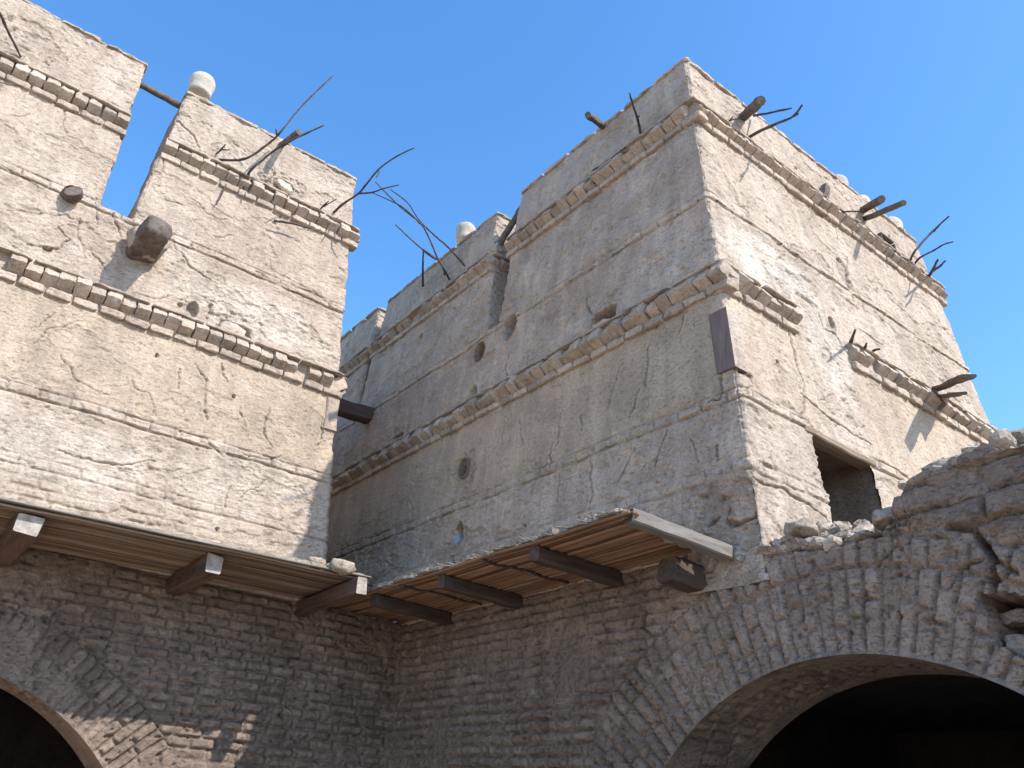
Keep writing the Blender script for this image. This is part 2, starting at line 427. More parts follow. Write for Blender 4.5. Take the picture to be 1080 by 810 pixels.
def steps(a, b, segs):
    """samples from a to b; segs = [(limit, step)...] walking from a"""
    sg = 1 if b > a else -1; out = []; p = a
    for lim, st in segs:
        lim = b if lim is None else (min(lim, b) if sg > 0 else max(lim, b))
        n = max(1, int(math.ceil(abs(lim - p) / st)))
        if abs(lim - p) < 1e-6: continue
        out += [p + (lim - p) * i / n for i in range(n)]; p = lim
        if abs(p - b) < 1e-6: break
    return out
def house_block(name, parent, box, bat, z0, z1, R, left, front, right=((None, .1),), back=((None, .3),), dz=.0095, zref=3.6, mask=None, r=.03, topj=.012, dens=1.):
    """a battered block with rounded arrises; box = x0,x1,y0,y1 at zref, bat = inward lean per metre of its four sides"""
    x0, x1, y0, y1 = box
    pts = []                  # fx, fy, nx, ny
    def arc(cx, cy, a0):
        for k in range(7):
            a = a0 + math.pi / 2 * k / 6
            pts.append((cx + r * math.cos(a), cy + r * math.sin(a), math.cos(a), math.sin(a)))
    for y in steps(y1 - r, y0 + r, left): pts.append((x0, y, -1, 0))
    arc(x0 + r, y0 + r, math.pi)
    for x in steps(x0 + r, x1 - r, front)[1:]: pts.append((x, y0, 0, -1))
    arc(x1 - r, y0 + r, -math.pi / 2)
    for y in steps(y0 + r, y1 - r, right)[1:]: pts.append((x1, y, 1, 0))
    arc(x1 - r, y1 - r, 0)
    for x in steps(x1 - r, x0 + r, back)[1:]: pts.append((x, y1, 0, 1))
    arc(x0 + r, y1 - r, math.pi / 2)
    pts = np.array(pts[:-1]); nu = len(pts)
    seg = np.hypot(*(np.roll(pts[:, :2], -1, 0) - pts[:, :2]).T); s = np.concatenate([[0], np.cumsum(seg)[:-1]])
    nz = int(round((z1 - z0) / dz)) + 1
    zz = np.linspace(z0, z1, nz)
    Z, FX = np.meshgrid(zz, pts[:, 0], indexing='ij'); _, FY = np.meshgrid(zz, pts[:, 1], indexing='ij')
    NX = np.broadcast_to(pts[:, 2], Z.shape); NY = np.broadcast_to(pts[:, 3], Z.shape); S = np.broadcast_to(s, Z.shape)
    tx = (FX - x0) / (x1 - x0); ty = (FY - y0) / (y1 - y0); dzr = Z - zref
    X = x0 + bat[0] * dzr + tx * ((x1 - bat[1] * dzr) - (x0 + bat[0] * dzr))
    Y = y0 + bat[2] * dzr + ty * ((y1 - bat[3] * dzr) - (y0 + bat[2] * dzr))
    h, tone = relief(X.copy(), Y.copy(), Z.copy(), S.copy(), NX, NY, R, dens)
    # arrises: worn
    corner = (np.abs(NX) < .99) & (np.abs(NY) < .99)
    h = np.where(corner, h - .012 + .02 * fbm(X * 8, Y * 8, Z * 8, 3), h)
    Zt = Z + np.where(Z > z1 - .2, (Z - (z1 - .2)) / .2, 0) * (topj * 2.2 * pn(X * 1.6, Y * 1.6, 3.3) + topj * pn(X * 9, Y * 9, 1.3))
    V = np.stack([X + NX * h, Y + NY * h, Zt], -1).reshape(-1, 3)
    i = np.arange(nz - 1)[:, None] * nu; j = np.arange(nu)[None, :]; j2 = (j + 1) % nu
    F = np.stack([i + j, i + j2, i + nu + j2, i + nu + j], -1)
    if mask is not None:
        k = mask(X, Y, Z, NX, NY)
        keep = ~(k[:-1, :] & k[1:, :] & np.roll(k, -1, 1)[:-1, :] & np.roll(k, -1, 1)[1:, :])
        F = F[keep]
    F = F.reshape(-1, 4)
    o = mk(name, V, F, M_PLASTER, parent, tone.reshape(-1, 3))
    # roof cap
    top = V[(nz - 1) * nu:].copy(); a = top.mean(0); inner = top.copy(); inner[:, :2] = a[:2] + (top[:, :2] - a[:2]) * .9; inner[:, 2] -= .02
    mk('roof', np.vstack([top - (0, 0, .002), inner]), [[q, (q + 1) % nu, nu + (q + 1) % nu, nu + q] for q in range(nu)] + [[nu + q for q in range(nu)]], M_PLASTER, o, np.zeros((2 * nu, 3)))
    return o

def brick_run(acc, p0, p1, out, L, hgt, proud, depth, seed, amp=.007, jit=1., skip=(), lean=0., rnd=9, alt=0.):
    """a row of bricks laid along a wall face from p0 to p1 (points on the face); out = outward direction"""
    p0 = np.array(p0, float); p1 = np.array(p1, float); d = p1 - p0; D = np.linalg.norm(d); d /= D
    out = np.array(out, float); rr = random.Random(seed); n = max(1, int(round(D / L)))
    wob = rr.random() * 9
    for k in range(n):
        if k in skip or (alt and rr.random() < .035): continue
        l = D / n
        sag = .014 * float(pn(k * .13 + wob, 2.2, seed)) + (rr.random() - .5) * .012 * jit
        rr.random()
        pr = proud * (1 + (alt * (1 if k % 2 else -1))) * (1 + (rr.random() - .5) * .45 * jit)
        w = l * (.985 - .09 * rr.random() * jit)
        c = p0 + d * (l * (k + .5) + (rr.random() - .5) * .012) + out * (pr - depth / 2) + np.array([0, 0, sag])
        ax = np.array([d, out, np.cross(d, out)])
        a = (rr.random() - .5) * .10 * jit; ca, sa = math.cos(a), math.sin(a)
        ax2 = np.array([ca * ax[0] + sa * ax[2], ax[1], -sa * ax[0] + ca * ax[2]])
        le = lean * (1 + (rr.random() - .5) * .5 * jit); cl_, sl_ = math.cos(le), math.sin(le)
        ax2 = np.array([ax2[0], cl_ * ax2[1] - sl_ * ax2[2], sl_ * ax2[1] + cl_ * ax2[2]])
        V, F = rough_box(c, ax2, (w, depth, hgt * (.93 + .14 * rr.random())), seed + k * 1.7, rnd * rr.uniform(.75, 1.2), amp * rr.uniform(.6, 1.1), 8, 16)
        acc.add(V, F, (rr.random() - .5) * .34)

def cornice(name, parent, z, runs, seed, hh=.135, sh=.08, pr=.135, skip=()):
    """a row of headers over a row of stretchers; runs = [(p(z) start, p(z) end, out)]"""
    a = Acc()
    for i, (fa, fb, out) in enumerate(runs):
        zt = z
        brick_run(a, fa(zt), fb(zt), out, .165, hh * 1.42, pr * .80, .27, seed + i * 31, .007, skip=skip if i == 0 else (), lean=.58, rnd=18, alt=.09)
        zt = z - hh / 2 - sh / 2 - .030
        brick_run(a, fa(zt), fb(zt), out, .27, sh, pr * .36, pr * .36 + .12, seed + i * 31 + 9, .006, .7, rnd=10)
        zt = z + hh / 2 + .062
        brick_run(a, fa(zt), fb(zt), out, .62, .026, pr * .84, pr * .84 + .12, seed + i * 31 + 17, .008, .35, rnd=10)
    return crisp(a.done(name, M_PLASTER, parent), 38)
def coping(parent, runs, seed):
    a = Acc()
    for i, (p, q, out) in enumerate(runs):
        brick_run(a, p, q, out, .55, .042, .024, .26, seed + 13 * i, .012, .4, rnd=10)
    return crisp(a.done('coping', M_PLASTER, parent), 38)

# ------------------------------------------------------------------ ground
n = 40
gx = np.sign(np.linspace(-1, 1, 2 * n + 1)) * (np.abs(np.linspace(-1, 1, 2 * n + 1)) ** 3) * 1500
GX, GY = np.meshgrid(gx, gx, indexing='ij')
m_ = 2 * n + 1
ii = (np.arange(m_ - 1)[:, None] * m_ + np.arange(m_ - 1)[None, :])
gnd = mk('ground', np.stack([GX, GY, .03 * pn(GX * .5, GY * .5, 1)], -1).reshape(-1, 3),
         np.stack([ii, ii + m_, ii + m_ + 1, ii + 1], -1).reshape(-1, 4), M_SAND)
tag(gnd, 'pale sandy ground of the courtyard', None, None, 'structure')

# ------------------------------------------------------------------ the far house (right), its shaded side and sunny front
far = thing('pigeon_house', 'tall mud house with a corner towards the courtyard, perch sticks and small round holes', 'building')
R = Relief(); R.recess = (0, 3.52)
def S(x, y): p = on_side(x, y); return (p[1], p[2])
def Fr(x, y): p = on_front(x, y); return (p[0], p[2])
def Nr(x, y): p = on_near(x, y); return (p[0], p[2])
R.strings = [(7.33, -99, 99, None, 31), (4.86, -99, 99, 0, 32), (4.87, 0, 6.15, 1, 33), (4.80, 7.05, 11, 1, 36), (4.17, -99, 9.2, 0, 34), (4.15, 0, 6.1, 1, 35)]
R.tan = [(0, 3.9, 13, 4.93, 6.0, .85), (1, 5.0, 6.3, 4.95, 6.1, .55), (1, 7.2, 11, 4.4, 6.1, .7), (0, 8, 14, 6.25, 7.3, .35)]
R.white = [(1, 6.0, 6.75, .95, .55, 1.0), (1, 6.9, 6.0, .5, .7, .7), (0, 4.6, 6.8, .7, .4, .35)]
def hole(face, fn, px, ru, rz, depth, pw=2): R.holes.append((face, *fn(*px), ru, rz, depth, pw))
hole(0, S, (507, 372), .12, .15, .60); hole(0, S, (499, 416), .10, .13, .40); hole(0, S, (490, 494), .10, .11, .60)
hole(0, S, (482, 562), .085, .14, .45); hole(0, S, (538, 345), .15, .20, .40); hole(0, S, (635, 334), .20, .10, .26, 5)
hole(0, S, (641, 341), .06, .09, .14, 4); hole(0, S, (418, 462), .17, .07, .10, 4); hole(0, S, (443, 357), .07, .10, .08)
hole(0, S, (553, 555), .03, .03, .08); hole(0, S, (741, 523), .02, .02, .06); hole(0, S, (760, 526), .02, .02, .06)
hole(1, Fr, (820, 384), .03, .05, .08); hole(1, Fr, (878, 342), .07, .10, .05)
R.patches = [(0, *S(487, 500), .28, .36, .022), (0, *S(418, 462), .35, .2, .015), (0, *S(640, 330), .3, .25, .012), (0, *S(480, 575), .22, .32, .014), (1, *Fr(893, 293), .12, .34, .03), (0, *S(770, 545), .4, .35, .03)]
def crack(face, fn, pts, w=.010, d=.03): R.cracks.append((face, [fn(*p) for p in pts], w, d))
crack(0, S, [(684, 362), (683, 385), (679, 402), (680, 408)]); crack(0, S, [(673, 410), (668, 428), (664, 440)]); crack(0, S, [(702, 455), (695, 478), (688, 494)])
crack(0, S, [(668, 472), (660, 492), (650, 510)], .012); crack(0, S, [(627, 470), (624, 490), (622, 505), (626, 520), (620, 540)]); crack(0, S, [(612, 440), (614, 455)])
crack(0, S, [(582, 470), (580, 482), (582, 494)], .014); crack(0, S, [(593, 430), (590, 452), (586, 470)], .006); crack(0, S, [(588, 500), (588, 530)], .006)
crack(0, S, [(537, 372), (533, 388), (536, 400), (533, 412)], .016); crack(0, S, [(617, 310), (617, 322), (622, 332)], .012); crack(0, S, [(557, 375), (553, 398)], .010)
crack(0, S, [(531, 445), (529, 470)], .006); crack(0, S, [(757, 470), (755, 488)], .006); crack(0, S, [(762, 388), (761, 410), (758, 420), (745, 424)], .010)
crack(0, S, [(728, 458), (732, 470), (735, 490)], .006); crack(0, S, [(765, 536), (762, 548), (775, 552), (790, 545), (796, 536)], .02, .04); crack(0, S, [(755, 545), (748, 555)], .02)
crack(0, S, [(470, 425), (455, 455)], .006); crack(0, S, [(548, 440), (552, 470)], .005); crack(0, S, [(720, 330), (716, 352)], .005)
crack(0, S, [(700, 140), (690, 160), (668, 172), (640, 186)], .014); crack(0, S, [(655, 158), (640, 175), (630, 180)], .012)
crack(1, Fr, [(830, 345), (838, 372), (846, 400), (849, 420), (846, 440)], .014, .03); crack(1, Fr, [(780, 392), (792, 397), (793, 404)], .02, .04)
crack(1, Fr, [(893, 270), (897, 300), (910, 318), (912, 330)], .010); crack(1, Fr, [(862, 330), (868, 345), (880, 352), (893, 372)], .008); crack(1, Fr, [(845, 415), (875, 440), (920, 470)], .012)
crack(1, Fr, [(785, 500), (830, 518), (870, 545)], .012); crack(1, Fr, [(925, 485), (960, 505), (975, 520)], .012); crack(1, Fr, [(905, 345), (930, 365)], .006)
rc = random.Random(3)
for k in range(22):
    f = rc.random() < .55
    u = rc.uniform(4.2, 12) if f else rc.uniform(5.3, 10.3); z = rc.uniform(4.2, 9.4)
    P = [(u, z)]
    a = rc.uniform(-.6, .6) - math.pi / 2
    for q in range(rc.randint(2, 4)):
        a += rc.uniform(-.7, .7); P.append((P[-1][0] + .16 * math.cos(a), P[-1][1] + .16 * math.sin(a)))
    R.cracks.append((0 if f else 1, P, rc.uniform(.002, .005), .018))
# doorway and holes cut right through the front skin
D0, D1 = Fr(855, 452), Fr(917, 481); DX0, DX1, DZ0, DZ1 = D0[0] - .02, D1[0] - .03, 3.55, 4.80
def door_mask(X, Y, Z, NX, NY):
    w = .03 * pn(X * 5, 1, Z * 5)
    return (NY < -.9) & (X > DX0 + .02 * (Z - 4) + w) & (X < DX1 + w) & (Z < DZ1 + .02 * pn(X * 6, 0, 2)) & (Z > 3.56)
box = (5.0, 10.72, 3.58, 18.0); bat = (BXT, .02, BYT, .05)
far_body = house_block('wall', far, box, bat, 3.2, 7.36, R, ((14.0, .25), (12.6, .05), (3.0, .0125)), ((None, .0125),), mask=door_mask)
# upper blocks with slots between them
def sidept(y, z, out=0.): return np.array([5.0 + BXT * (z - 3.6) - out, y, z])
def frontpt(x, z, out=0.): return np.array([x, 3.58 + BYT * (z - 3.6) - out, z])
def nearpt(x, z, out=0.): return np.array([x, 8.83 + BL * (z - 3.6) - out, z])
ZT = 9.66
def lean(y0, y1, by0, by1): return (5.0, 10.72, y0, y1), (BXT, .02, by0, by1)
b1, t1 = lean(3.58, 7.86, BYT, .06)
u1 = house_block('wall', far, b1, t1, 7.3, ZT, R, ((None, .0125),), ((None, .0125),), r=.035)
b2, t2 = lean(7.66, 12.05, .07, .10)
u2 = house_block('wall', far, b2, t2, 7.3, ZT, R, ((None, .013),), ((6.4, .015), (None, .1)), r=.035)
b3, t3 = lean(11.65, 16.5, .02, .05)
u3 = house_block('wall', far, b3, t3, 7.3, ZT + .06, R, ((14.0, .2), (None, .014)), ((6.4, .015), (None, .1)), r=.035)
OX, OY = (-1, 0, 0), (0, -1, 0)
cornice('cornice', far, 6.16, [(lambda z: sidept(14.0, z), lambda z: sidept(3.58 + BYT * (z - 3.6) - .1, z), OX), (lambda z: frontpt(5.0 + BXT * (z - 3.6) - .02, z), lambda z: frontpt(6.28, z), OY)], 101)
cornice('cornice', far, 6.17, [(lambda z: frontpt(7.26, z), lambda z: frontpt(10.82, z), OY)], 131)
cornice('cornice', u1, 8.66, [(lambda z: sidept(7.86 - .06 * (z - 3.6) + .05, z), lambda z: sidept(3.58 + BYT * (z - 3.6) - .1, z), OX), (lambda z: frontpt(5.0 + BXT * (z - 3.6) - .02, z), lambda z: frontpt(10.78, z), OY)], 161, .125, .075, .12)
for uu, ya, yb, sd in ((u2, 11.6, 8.02, 201), (u3, 15.9, 11.72, 221)):
    cornice('cornice', uu, 8.66, [(lambda z, ya=ya: sidept(ya, z), lambda z, yb=yb: sidept(yb - .04, z), OX), (lambda z, yb=yb: np.array([5.0 + BXT * (z - 3.6) - .05, yb, z]), lambda z, yb=yb: np.array([6.2, yb, z]), OY)], sd, .125, .075, .12)
coping(u1, [(sidept(7.50, ZT), sidept(4.30, ZT), OX), (frontpt(5.34, ZT), frontpt(10.6, ZT), OY)], 251)
coping(u2, [(sidept(11.45, ZT), sidept(8.06, ZT), OX), (np.array([5.36, 8.08, ZT]), np.array([10.5, 8.08, ZT]), OY)], 261)
coping(u3, [(sidept(16.1, ZT + .06), sidept(11.76, ZT + .06), OX), (np.array([5.36, 11.77, ZT + .06]), np.array([10.5, 11.77, ZT + .06]), OY)], 271)
# doorway: deep plastered recess behind the skin, with a wooden lintel
fy = 3.58 + BYT * (4.2 - 3.6)
def inner_box(x0, x1, y0, y1, z0, z1):   # five faces seen from the front (-y) side
    yb_ = y0 + BYT * (z1 - z0); V = [(x0, y0, z0), (x1, y0, z0), (x1, yb_, z1), (x0, yb_, z1), (x0, y1, z0), (x1, y1, z0), (x1, y1, z1), (x0, y1, z1)]
    return V, [[4, 5, 6, 7], [0, 4, 7, 3], [5, 1, 2, 6], [3, 7, 6, 2], [0, 1, 5, 4]]
V, F = inner_box(DX0 - .06, DX1 + .06, frontpt(0, 3.45)[1] + .045, fy + .95, 3.45, DZ1 + .03)
doorway = mk('doorway', V, F, M_BRICK, far, np.zeros((8, 3)), False)
beam('lintel', frontpt(DX0 - .10, DZ1 + .01, -.055), frontpt(DX1 + .08, DZ1 - .01, -.055), .16, .07, [M_LINTEL], doorway, 5)
# dark plank wrapped round the house corner under the cornice
def wrap_plank(parent, za, zb, wl, wr):
    V = []; F = []
    zs = np.linspace(za, zb, 9)
    for z in zs:
        xc = 5.0 + BXT * (z - 3.6); yc = 3.58 + BYT * (z - 3.6); j = .008 * float(pn(z * 7, 1, 2))
        V += [(xc - .022, yc + wl + j, z), (xc - .024, yc - .024, z), (xc + wr + j, yc - .022, z), (xc + wr, yc + .05, z), (xc + .05, yc + .05, z), (xc + .05, yc + wl, z)]
    for i in range(8):
        for k in range(6): F.append([i * 6 + k, i * 6 + (k + 1) % 6, (i + 1) * 6 + (k + 1) % 6, (i + 1) * 6 + k])
    F += [list(range(6))[::-1], [48 + k for k in range(6)]]
    mi = [0 if f[0] % 6 != 1 else 1 for f in F]
    return mk('corner_plank', V, F, [M_PLANK, M_PLASTER], parent, np.zeros((len(V), 3)), False, mi)
wrap_plank(far, 5.10, 5.77, .18, .15)
# ------------------------------------------------------------------ the near house (left)
near = thing('pigeon_house', 'bright sunlit mud house on the left with a slot through its top storey', 'building')
Q = Relief(); Q.recess = (1, 3.56)
Q.strings = [(7.60, -99, 99, None, 51), (5.09, -99, 99, None, 52), (4.36, -99, 99, None, 53)]
Q.tan = [(1, -6, 5, 5.15, 6.3, .7), (1, -6, 5, 7.75, 8.75, .3)]
Q.white = [(1, 2.4, 6.95, 1.3, .4, .85), (1, .9, 4.55, 1.1, .5, .6), (1, 2.7, 4.7, .9, .45, .5), (1, 1.9, 9.2, .5, .3, .4)]
Q.base = (3.95, 4.30)
def qh(px, ru, rz, dp, pw=2): Q.holes.append((1, *Nr(*px), ru, rz, dp, pw))
qh((203, 327), .07, .12, .08); qh((190, 322), .03, .03, .06); qh((222, 325), .025, .08, .06, 4); qh((248, 350), .21, .13, .09, 4)
qh((50, 263), .05, .04, .06); qh((229, 558), .03, .03, .05); qh((165, 375), .02, .03, .05); qh((246, 418), .025, .03, .05); qh((300, 195), .16, .08, .05, 3)
Q.patches = [(1, *Nr(255, 345), .4, .22, .02), (1, *Nr(20, 40), .5, .35, .015), (1, *Nr(300, 195), .4, .2, .015), (1, *Nr(220, 325), .4, .2, .010)]
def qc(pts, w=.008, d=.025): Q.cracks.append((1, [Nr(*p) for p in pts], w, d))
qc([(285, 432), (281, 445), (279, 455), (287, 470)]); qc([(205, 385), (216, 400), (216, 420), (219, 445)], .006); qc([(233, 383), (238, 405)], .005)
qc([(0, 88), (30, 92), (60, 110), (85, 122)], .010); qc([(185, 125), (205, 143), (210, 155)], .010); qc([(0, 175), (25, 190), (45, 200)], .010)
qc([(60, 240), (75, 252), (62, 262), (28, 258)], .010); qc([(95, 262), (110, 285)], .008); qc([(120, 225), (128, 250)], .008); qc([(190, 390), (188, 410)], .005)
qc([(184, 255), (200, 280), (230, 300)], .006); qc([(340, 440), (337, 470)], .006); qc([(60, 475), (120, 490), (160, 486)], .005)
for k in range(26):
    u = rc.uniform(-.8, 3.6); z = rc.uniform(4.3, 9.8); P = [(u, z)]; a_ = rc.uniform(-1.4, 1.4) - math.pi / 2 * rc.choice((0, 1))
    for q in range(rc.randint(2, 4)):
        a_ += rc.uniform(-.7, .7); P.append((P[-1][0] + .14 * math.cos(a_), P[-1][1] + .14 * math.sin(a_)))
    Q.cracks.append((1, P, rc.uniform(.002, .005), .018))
qbox = (-6.0, 3.93, 8.83, 16.0); qbat = (.02, .07, BL, .05)
near_body = house_block('wall', near, qbox, qbat, 3.3, 7.62, Q, ((None, .3),), ((-1.2, .05), (None, .0115)), ((9.6, .02), (None, .2)), r=.035)
ZN = 10.03
na = house_block('wall', near, (-6.0, .56, 8.83, 10.6), (.02, .035, BL, .05), 7.56, ZN + .03, Q, ((None, .3),), ((-1.2, .05), (None, .0115)), ((None, .03),), r=.03)
nb = house_block('wall', near, (.55, 3.93, 8.83, 10.6), (.055, .07, BL, .05), 7.56, ZN - .06, Q, ((None, .03),), ((None, .0115),), ((None, .03),), r=.03)
cornice('cornice', near, 6.41, [(lambda z: nearpt(-5, z), lambda z: nearpt(3.86 - .07 * (z - 3.6) + .1, z), OY), (lambda z: nearpt(3.93 - .07 * (z - 3.6), z, .03), lambda z: np.array([3.93 - .07 * (z - 3.6), 10.4, z]), (1, 0, 0))], 301, .135, .085, .13)
cornice('cornice', na, 8.93, [(lambda z: nearpt(-5, z), lambda z: nearpt(.56 - .035 * (z - 3.6) + .02, z), OY)], 331, .13, .08, .12)
cornice('cornice', nb, 8.86, [(lambda z: nearpt(.55 + .055 * (z - 3.6), z), lambda z: nearpt(3.93 - .07 * (z - 3.6) + .1, z), OY), (lambda z: nearpt(3.93 - .07 * (z - 3.6), z, .03), lambda z: np.array([3.93 - .07 * (z - 3.6), 10.2, z]), (1, 0, 0))], 361, .13, .08, .12)
coping(na, [(nearpt(-5, ZN + .03), nearpt(.37, ZN + .03), OY), (np.array([.34, 9.2, ZN + .03]), np.array([.34, 10.3, ZN + .03]), (1, 0, 0))], 381)
coping(nb, [(nearpt(.88, ZN - .06), nearpt(3.50, ZN - .06), OY)], 391)
# corner plank of the near house, thin grey board set in the plaster
p = on_near(347, 436); xe = 3.93 - .07 * (p[2] - 3.6)
mk('corner_plank', *(lambda a, b: beam_geo(a, b, .17, .05, 3, up=(0, 1, 0))[:2])(nearpt(xe - .08, p[2] - .22, .0), nearpt(xe - .095, p[2] + .22, .0)), M_PLASTER, near, None, False)

# ------------------------------------------------------------------ lower courtyard walls with arches
def low_wall(name, parent, axis, c, us, zs_fun, arch, seed, ringdef, extra=None, thick=.9, ringsm=.3, cut=None):
    """axis 0: plane x=c, u=y (faces -x); axis 1: plane y=c, u=x (faces -y). arch=(uc, zc, R)"""
    uc, zc, RA = arch
    us = np.array(us); nu = len(us)
    tt = np.concatenate([np.linspace(0, .36, 14)[:-1], np.linspace(.36, 1, 200)]); nz = len(tt)
    top = zs_fun(us)
    U = np.broadcast_to(us, (nz, nu)).astype(float).copy(); z0 = tt[:, None] * 3.5; Z = np.where(z0 < 2.95, z0, 2.95 + (z0 - 2.95) * (top[None, :] - 2.95) / .55)
    step = us[nu // 2 + 1] - us[nu // 2]; step = max(abs(step), .012)
    r = np.hypot(U - uc, Z - zc)
    near_edge = (np.abs(r - RA) < step * .75) & (Z > zc)
    k = np.where(near_edge, RA / np.maximum(r, .01), 1)
    U = uc + (U - uc) * k; Z = np.where(near_edge, zc + (Z - zc) * k, Z)
    jamb = (np.abs(np.abs(U - uc) - RA) < step * .6) & (Z <= zc)
    U = np.where(jamb, uc + np.sign(U - uc) * RA, U)
    r = np.hypot(U - uc, Z - zc)
    h, t, p = brick_pattern(U, Z, .27, .098, seed)
    th = np.arctan2(U - uc, Z - zc)
    r0 = RA
    outer = RA + sum(q[0] for q in ringdef)
    wr = .012 * pn(U * 3, Z * 3, 5) + .02 * pn(U * .9, Z * .9, 7.7)
    inring = (r + wr < outer) & (Z > zc - .6)
    for wdt, H, split in ringdef:
        a = th * (r0 + wdt / 2); a = a + .014 * pn(a * 3, r * 3, seed)
        kk = np.floor(a / H); la = a - kk * H
        rr_ = r - r0 + wr
        sp = np.where(h01(kk, 3, seed) < .5, split, 1 - split) + (h01(kk, 8, seed) - .5) * .18
        part = (rr_ > wdt * sp).astype(int) if split < 1 else np.zeros(kk.shape, int)
        lo = np.where(part == 1, wdt * sp, 0); hi = np.where(part == 1, wdt, wdt * sp if split < 1 else wdt)
        dr = np.minimum(rr_ - lo, hi - rr_); da = np.minimum(la, H - la)
        rad = .018
        d = np.where((dr < rad) & (da < rad), rad - np.sqrt(np.maximum(rad - dr, 0) ** 2 + np.maximum(rad - da, 0) ** 2), np.minimum(dr, da))
        g = .013 * (1 + .8 * pn(U * 5, Z * 5, 8.8))
        pp = sst(g * .2, g + .010, d)
        rb = h01(kk * 2 + part, 4, seed); r2 = h01(kk * 2 + part, 5, seed)
        hh = -.028 * (1 - pp) + pp * (.004 + (rb - .5) * .024 + (r2 - .5) * .16 * (la - H / 2))
        m = (rr_ >= 0) & (rr_ < wdt) & (Z > zc - .6)
        h = np.where(m, hh, h); t = np.where(m, (r2 - .5) * .26 * pp - .1 * (1 - pp), t)
        r0 += wdt
    # mud wash over the joints
    sm = sst(.08, .42, fbm(U * 1.1 + seed, Z * 1.4, seed * 1.3, 4)) * np.where(inring, ringsm, .9)
    und = .014 * fbm(U * 2, Z * 2, seed + 2., 3)
    h = h * (1 - sm) + sm * (und - .004); t = t * (1 - .7 * sm)
    h = h + .022 * fbm(U * .6, Z * .6, seed + 6., 3) + .012 * fbm(U * 11, Z * 11, seed + 1., 4, .65) + .008 * fbm(U * 4, Z * 4, 3., 2)
    pk = pn(U * 17, Z * 22, seed + .5); h = h - .024 * sst(.36, .5, pk); t = t - .12 * sst(.36, .5, pk)
    if extra: h, t = extra(U, Z, h, t, p, r)
    if cut: h = np.where(cut(U, Z, r), -.5 + .04 * pn(U * 9, Z * 9, 4.), h)
    e = 1 - sst(0, .05, r - RA) * 1.0
    h = np.where(Z > zc, h * (1 - e) + .010 * e, h)
    zero = np.zeros_like(h)
    if axis == 0: V = np.stack([c - h, U, Z], -1)
    else: V = np.stack([U, c - h, Z], -1)
    # top of the wall: strip going back
    topback = V[-1].copy(); topback[:, axis] = c + thick; topback[:, 2] += .03 * pn(us * 3, 2, seed)
    topmid = V[-1].copy(); topmid[:, axis] = c + .25; topmid[:, 2] += .04 * pn(us * 5, 4, seed) + .02
    Vall = np.vstack([V.reshape(-1, 3), topmid, topback]); rows = nz + 2
    i = np.arange(rows - 1)[:, None] * nu; j = np.arange(nu - 1)[None, :]
    F = np.stack([i + j, i + j + 1, i + nu + j + 1, i + nu + j], -1)
    inside = ((r < RA * .9993) & (Z > zc)) | ((np.abs(U - uc) < RA * .9993) & (Z <= zc))
    inside = np.vstack([inside, np.zeros((2, nu), bool)])
    bad = inside[:-1, :-1] | inside[1:, :-1] | inside[:-1, 1:] | inside[1:, 1:]
    F = F[~bad].reshape(-1, 4)
    if axis == 0: F = F[:, ::-1]      # u = y runs so that normals face -x
    tone = np.zeros((len(Vall), 3)); tone[:nz * nu, 2] = t.ravel()
    o = crisp(mk(name, Vall, F, M_BRICK, parent, tone), 62)
    # soffit: brick-lined barrel behind the arch edge, jambs included
    na_ = 260; nd = 60
    ang = np.linspace(-math.pi / 2, math.pi / 2, na_)
    uu = [uc - RA] * 8 + list(uc + RA * np.sin(ang)) + [uc + RA] * 8
    zz = list(np.linspace(0, zc, 9)[:-1]) + list(zc + RA * np.cos(ang)) + list(np.linspace(zc, 0, 9)[1:])
    uu = np.array(uu); zz = np.array(zz); m = len(uu)
    seg = np.concatenate([[0], np.cumsum(np.hypot(np.diff(uu), np.diff(zz)))])
    dd = np.linspace(-.012, thick, nd)
    A, Dp = np.meshgrid(seg, dd, indexing='ij')
    bh, bt, bp = brick_pattern(Dp * 1.0, A, .26, .105, seed + 40)
    smf = sst(-.15, .2, fbm(A * 1.5, Dp * 3, seed + 3., 3))
    bh = (bh * (1 - .85 * smf) + .012 * fbm(A * 3, Dp * 3, 2., 3)) * sst(-.012, .08, Dp) * sst(thick, thick - .12, Dp)
    nu_ = -(uu - uc) / RA; nz_ = -np.clip(zz - zc, 0, None) / RA
    UU = uu[:, None] + nu_[:, None] * bh; ZZ = zz[:, None] + nz_[:, None] * bh
    CC = c + Dp
    Vs = np.stack([CC, UU, ZZ] if axis == 0 else [UU, CC, ZZ], -1).reshape(-1, 3)
    i = np.arange(m - 1)[:, None] * nd; j = np.arange(nd - 1)[None, :]
    Fs = np.stack([i + j, i + nd + j, i + nd + j + 1, i + j + 1], -1).reshape(-1, 4)
    ts = np.zeros((len(Vs), 3)); ts[:, 2] = (bt * (1 - smf)).ravel(); ts[:, 0] = .5 * smf.ravel()
    mk('arch_soffit', Vs, Fs, M_BRICK, parent, ts)
    # room behind, its walls coloured near black
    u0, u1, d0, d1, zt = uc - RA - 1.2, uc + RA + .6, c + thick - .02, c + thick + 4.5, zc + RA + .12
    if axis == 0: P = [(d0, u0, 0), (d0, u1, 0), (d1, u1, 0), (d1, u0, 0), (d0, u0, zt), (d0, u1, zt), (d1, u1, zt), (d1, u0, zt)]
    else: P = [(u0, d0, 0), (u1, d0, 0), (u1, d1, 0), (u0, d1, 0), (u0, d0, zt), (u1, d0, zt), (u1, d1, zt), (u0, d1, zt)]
    mk('inner_room', P, [[1, 2, 6, 5], [2, 3, 7, 6], [3, 0, 4, 7], [4, 5, 6, 7]], M_DARKMUD, parent, np.zeros((8, 3)), False)
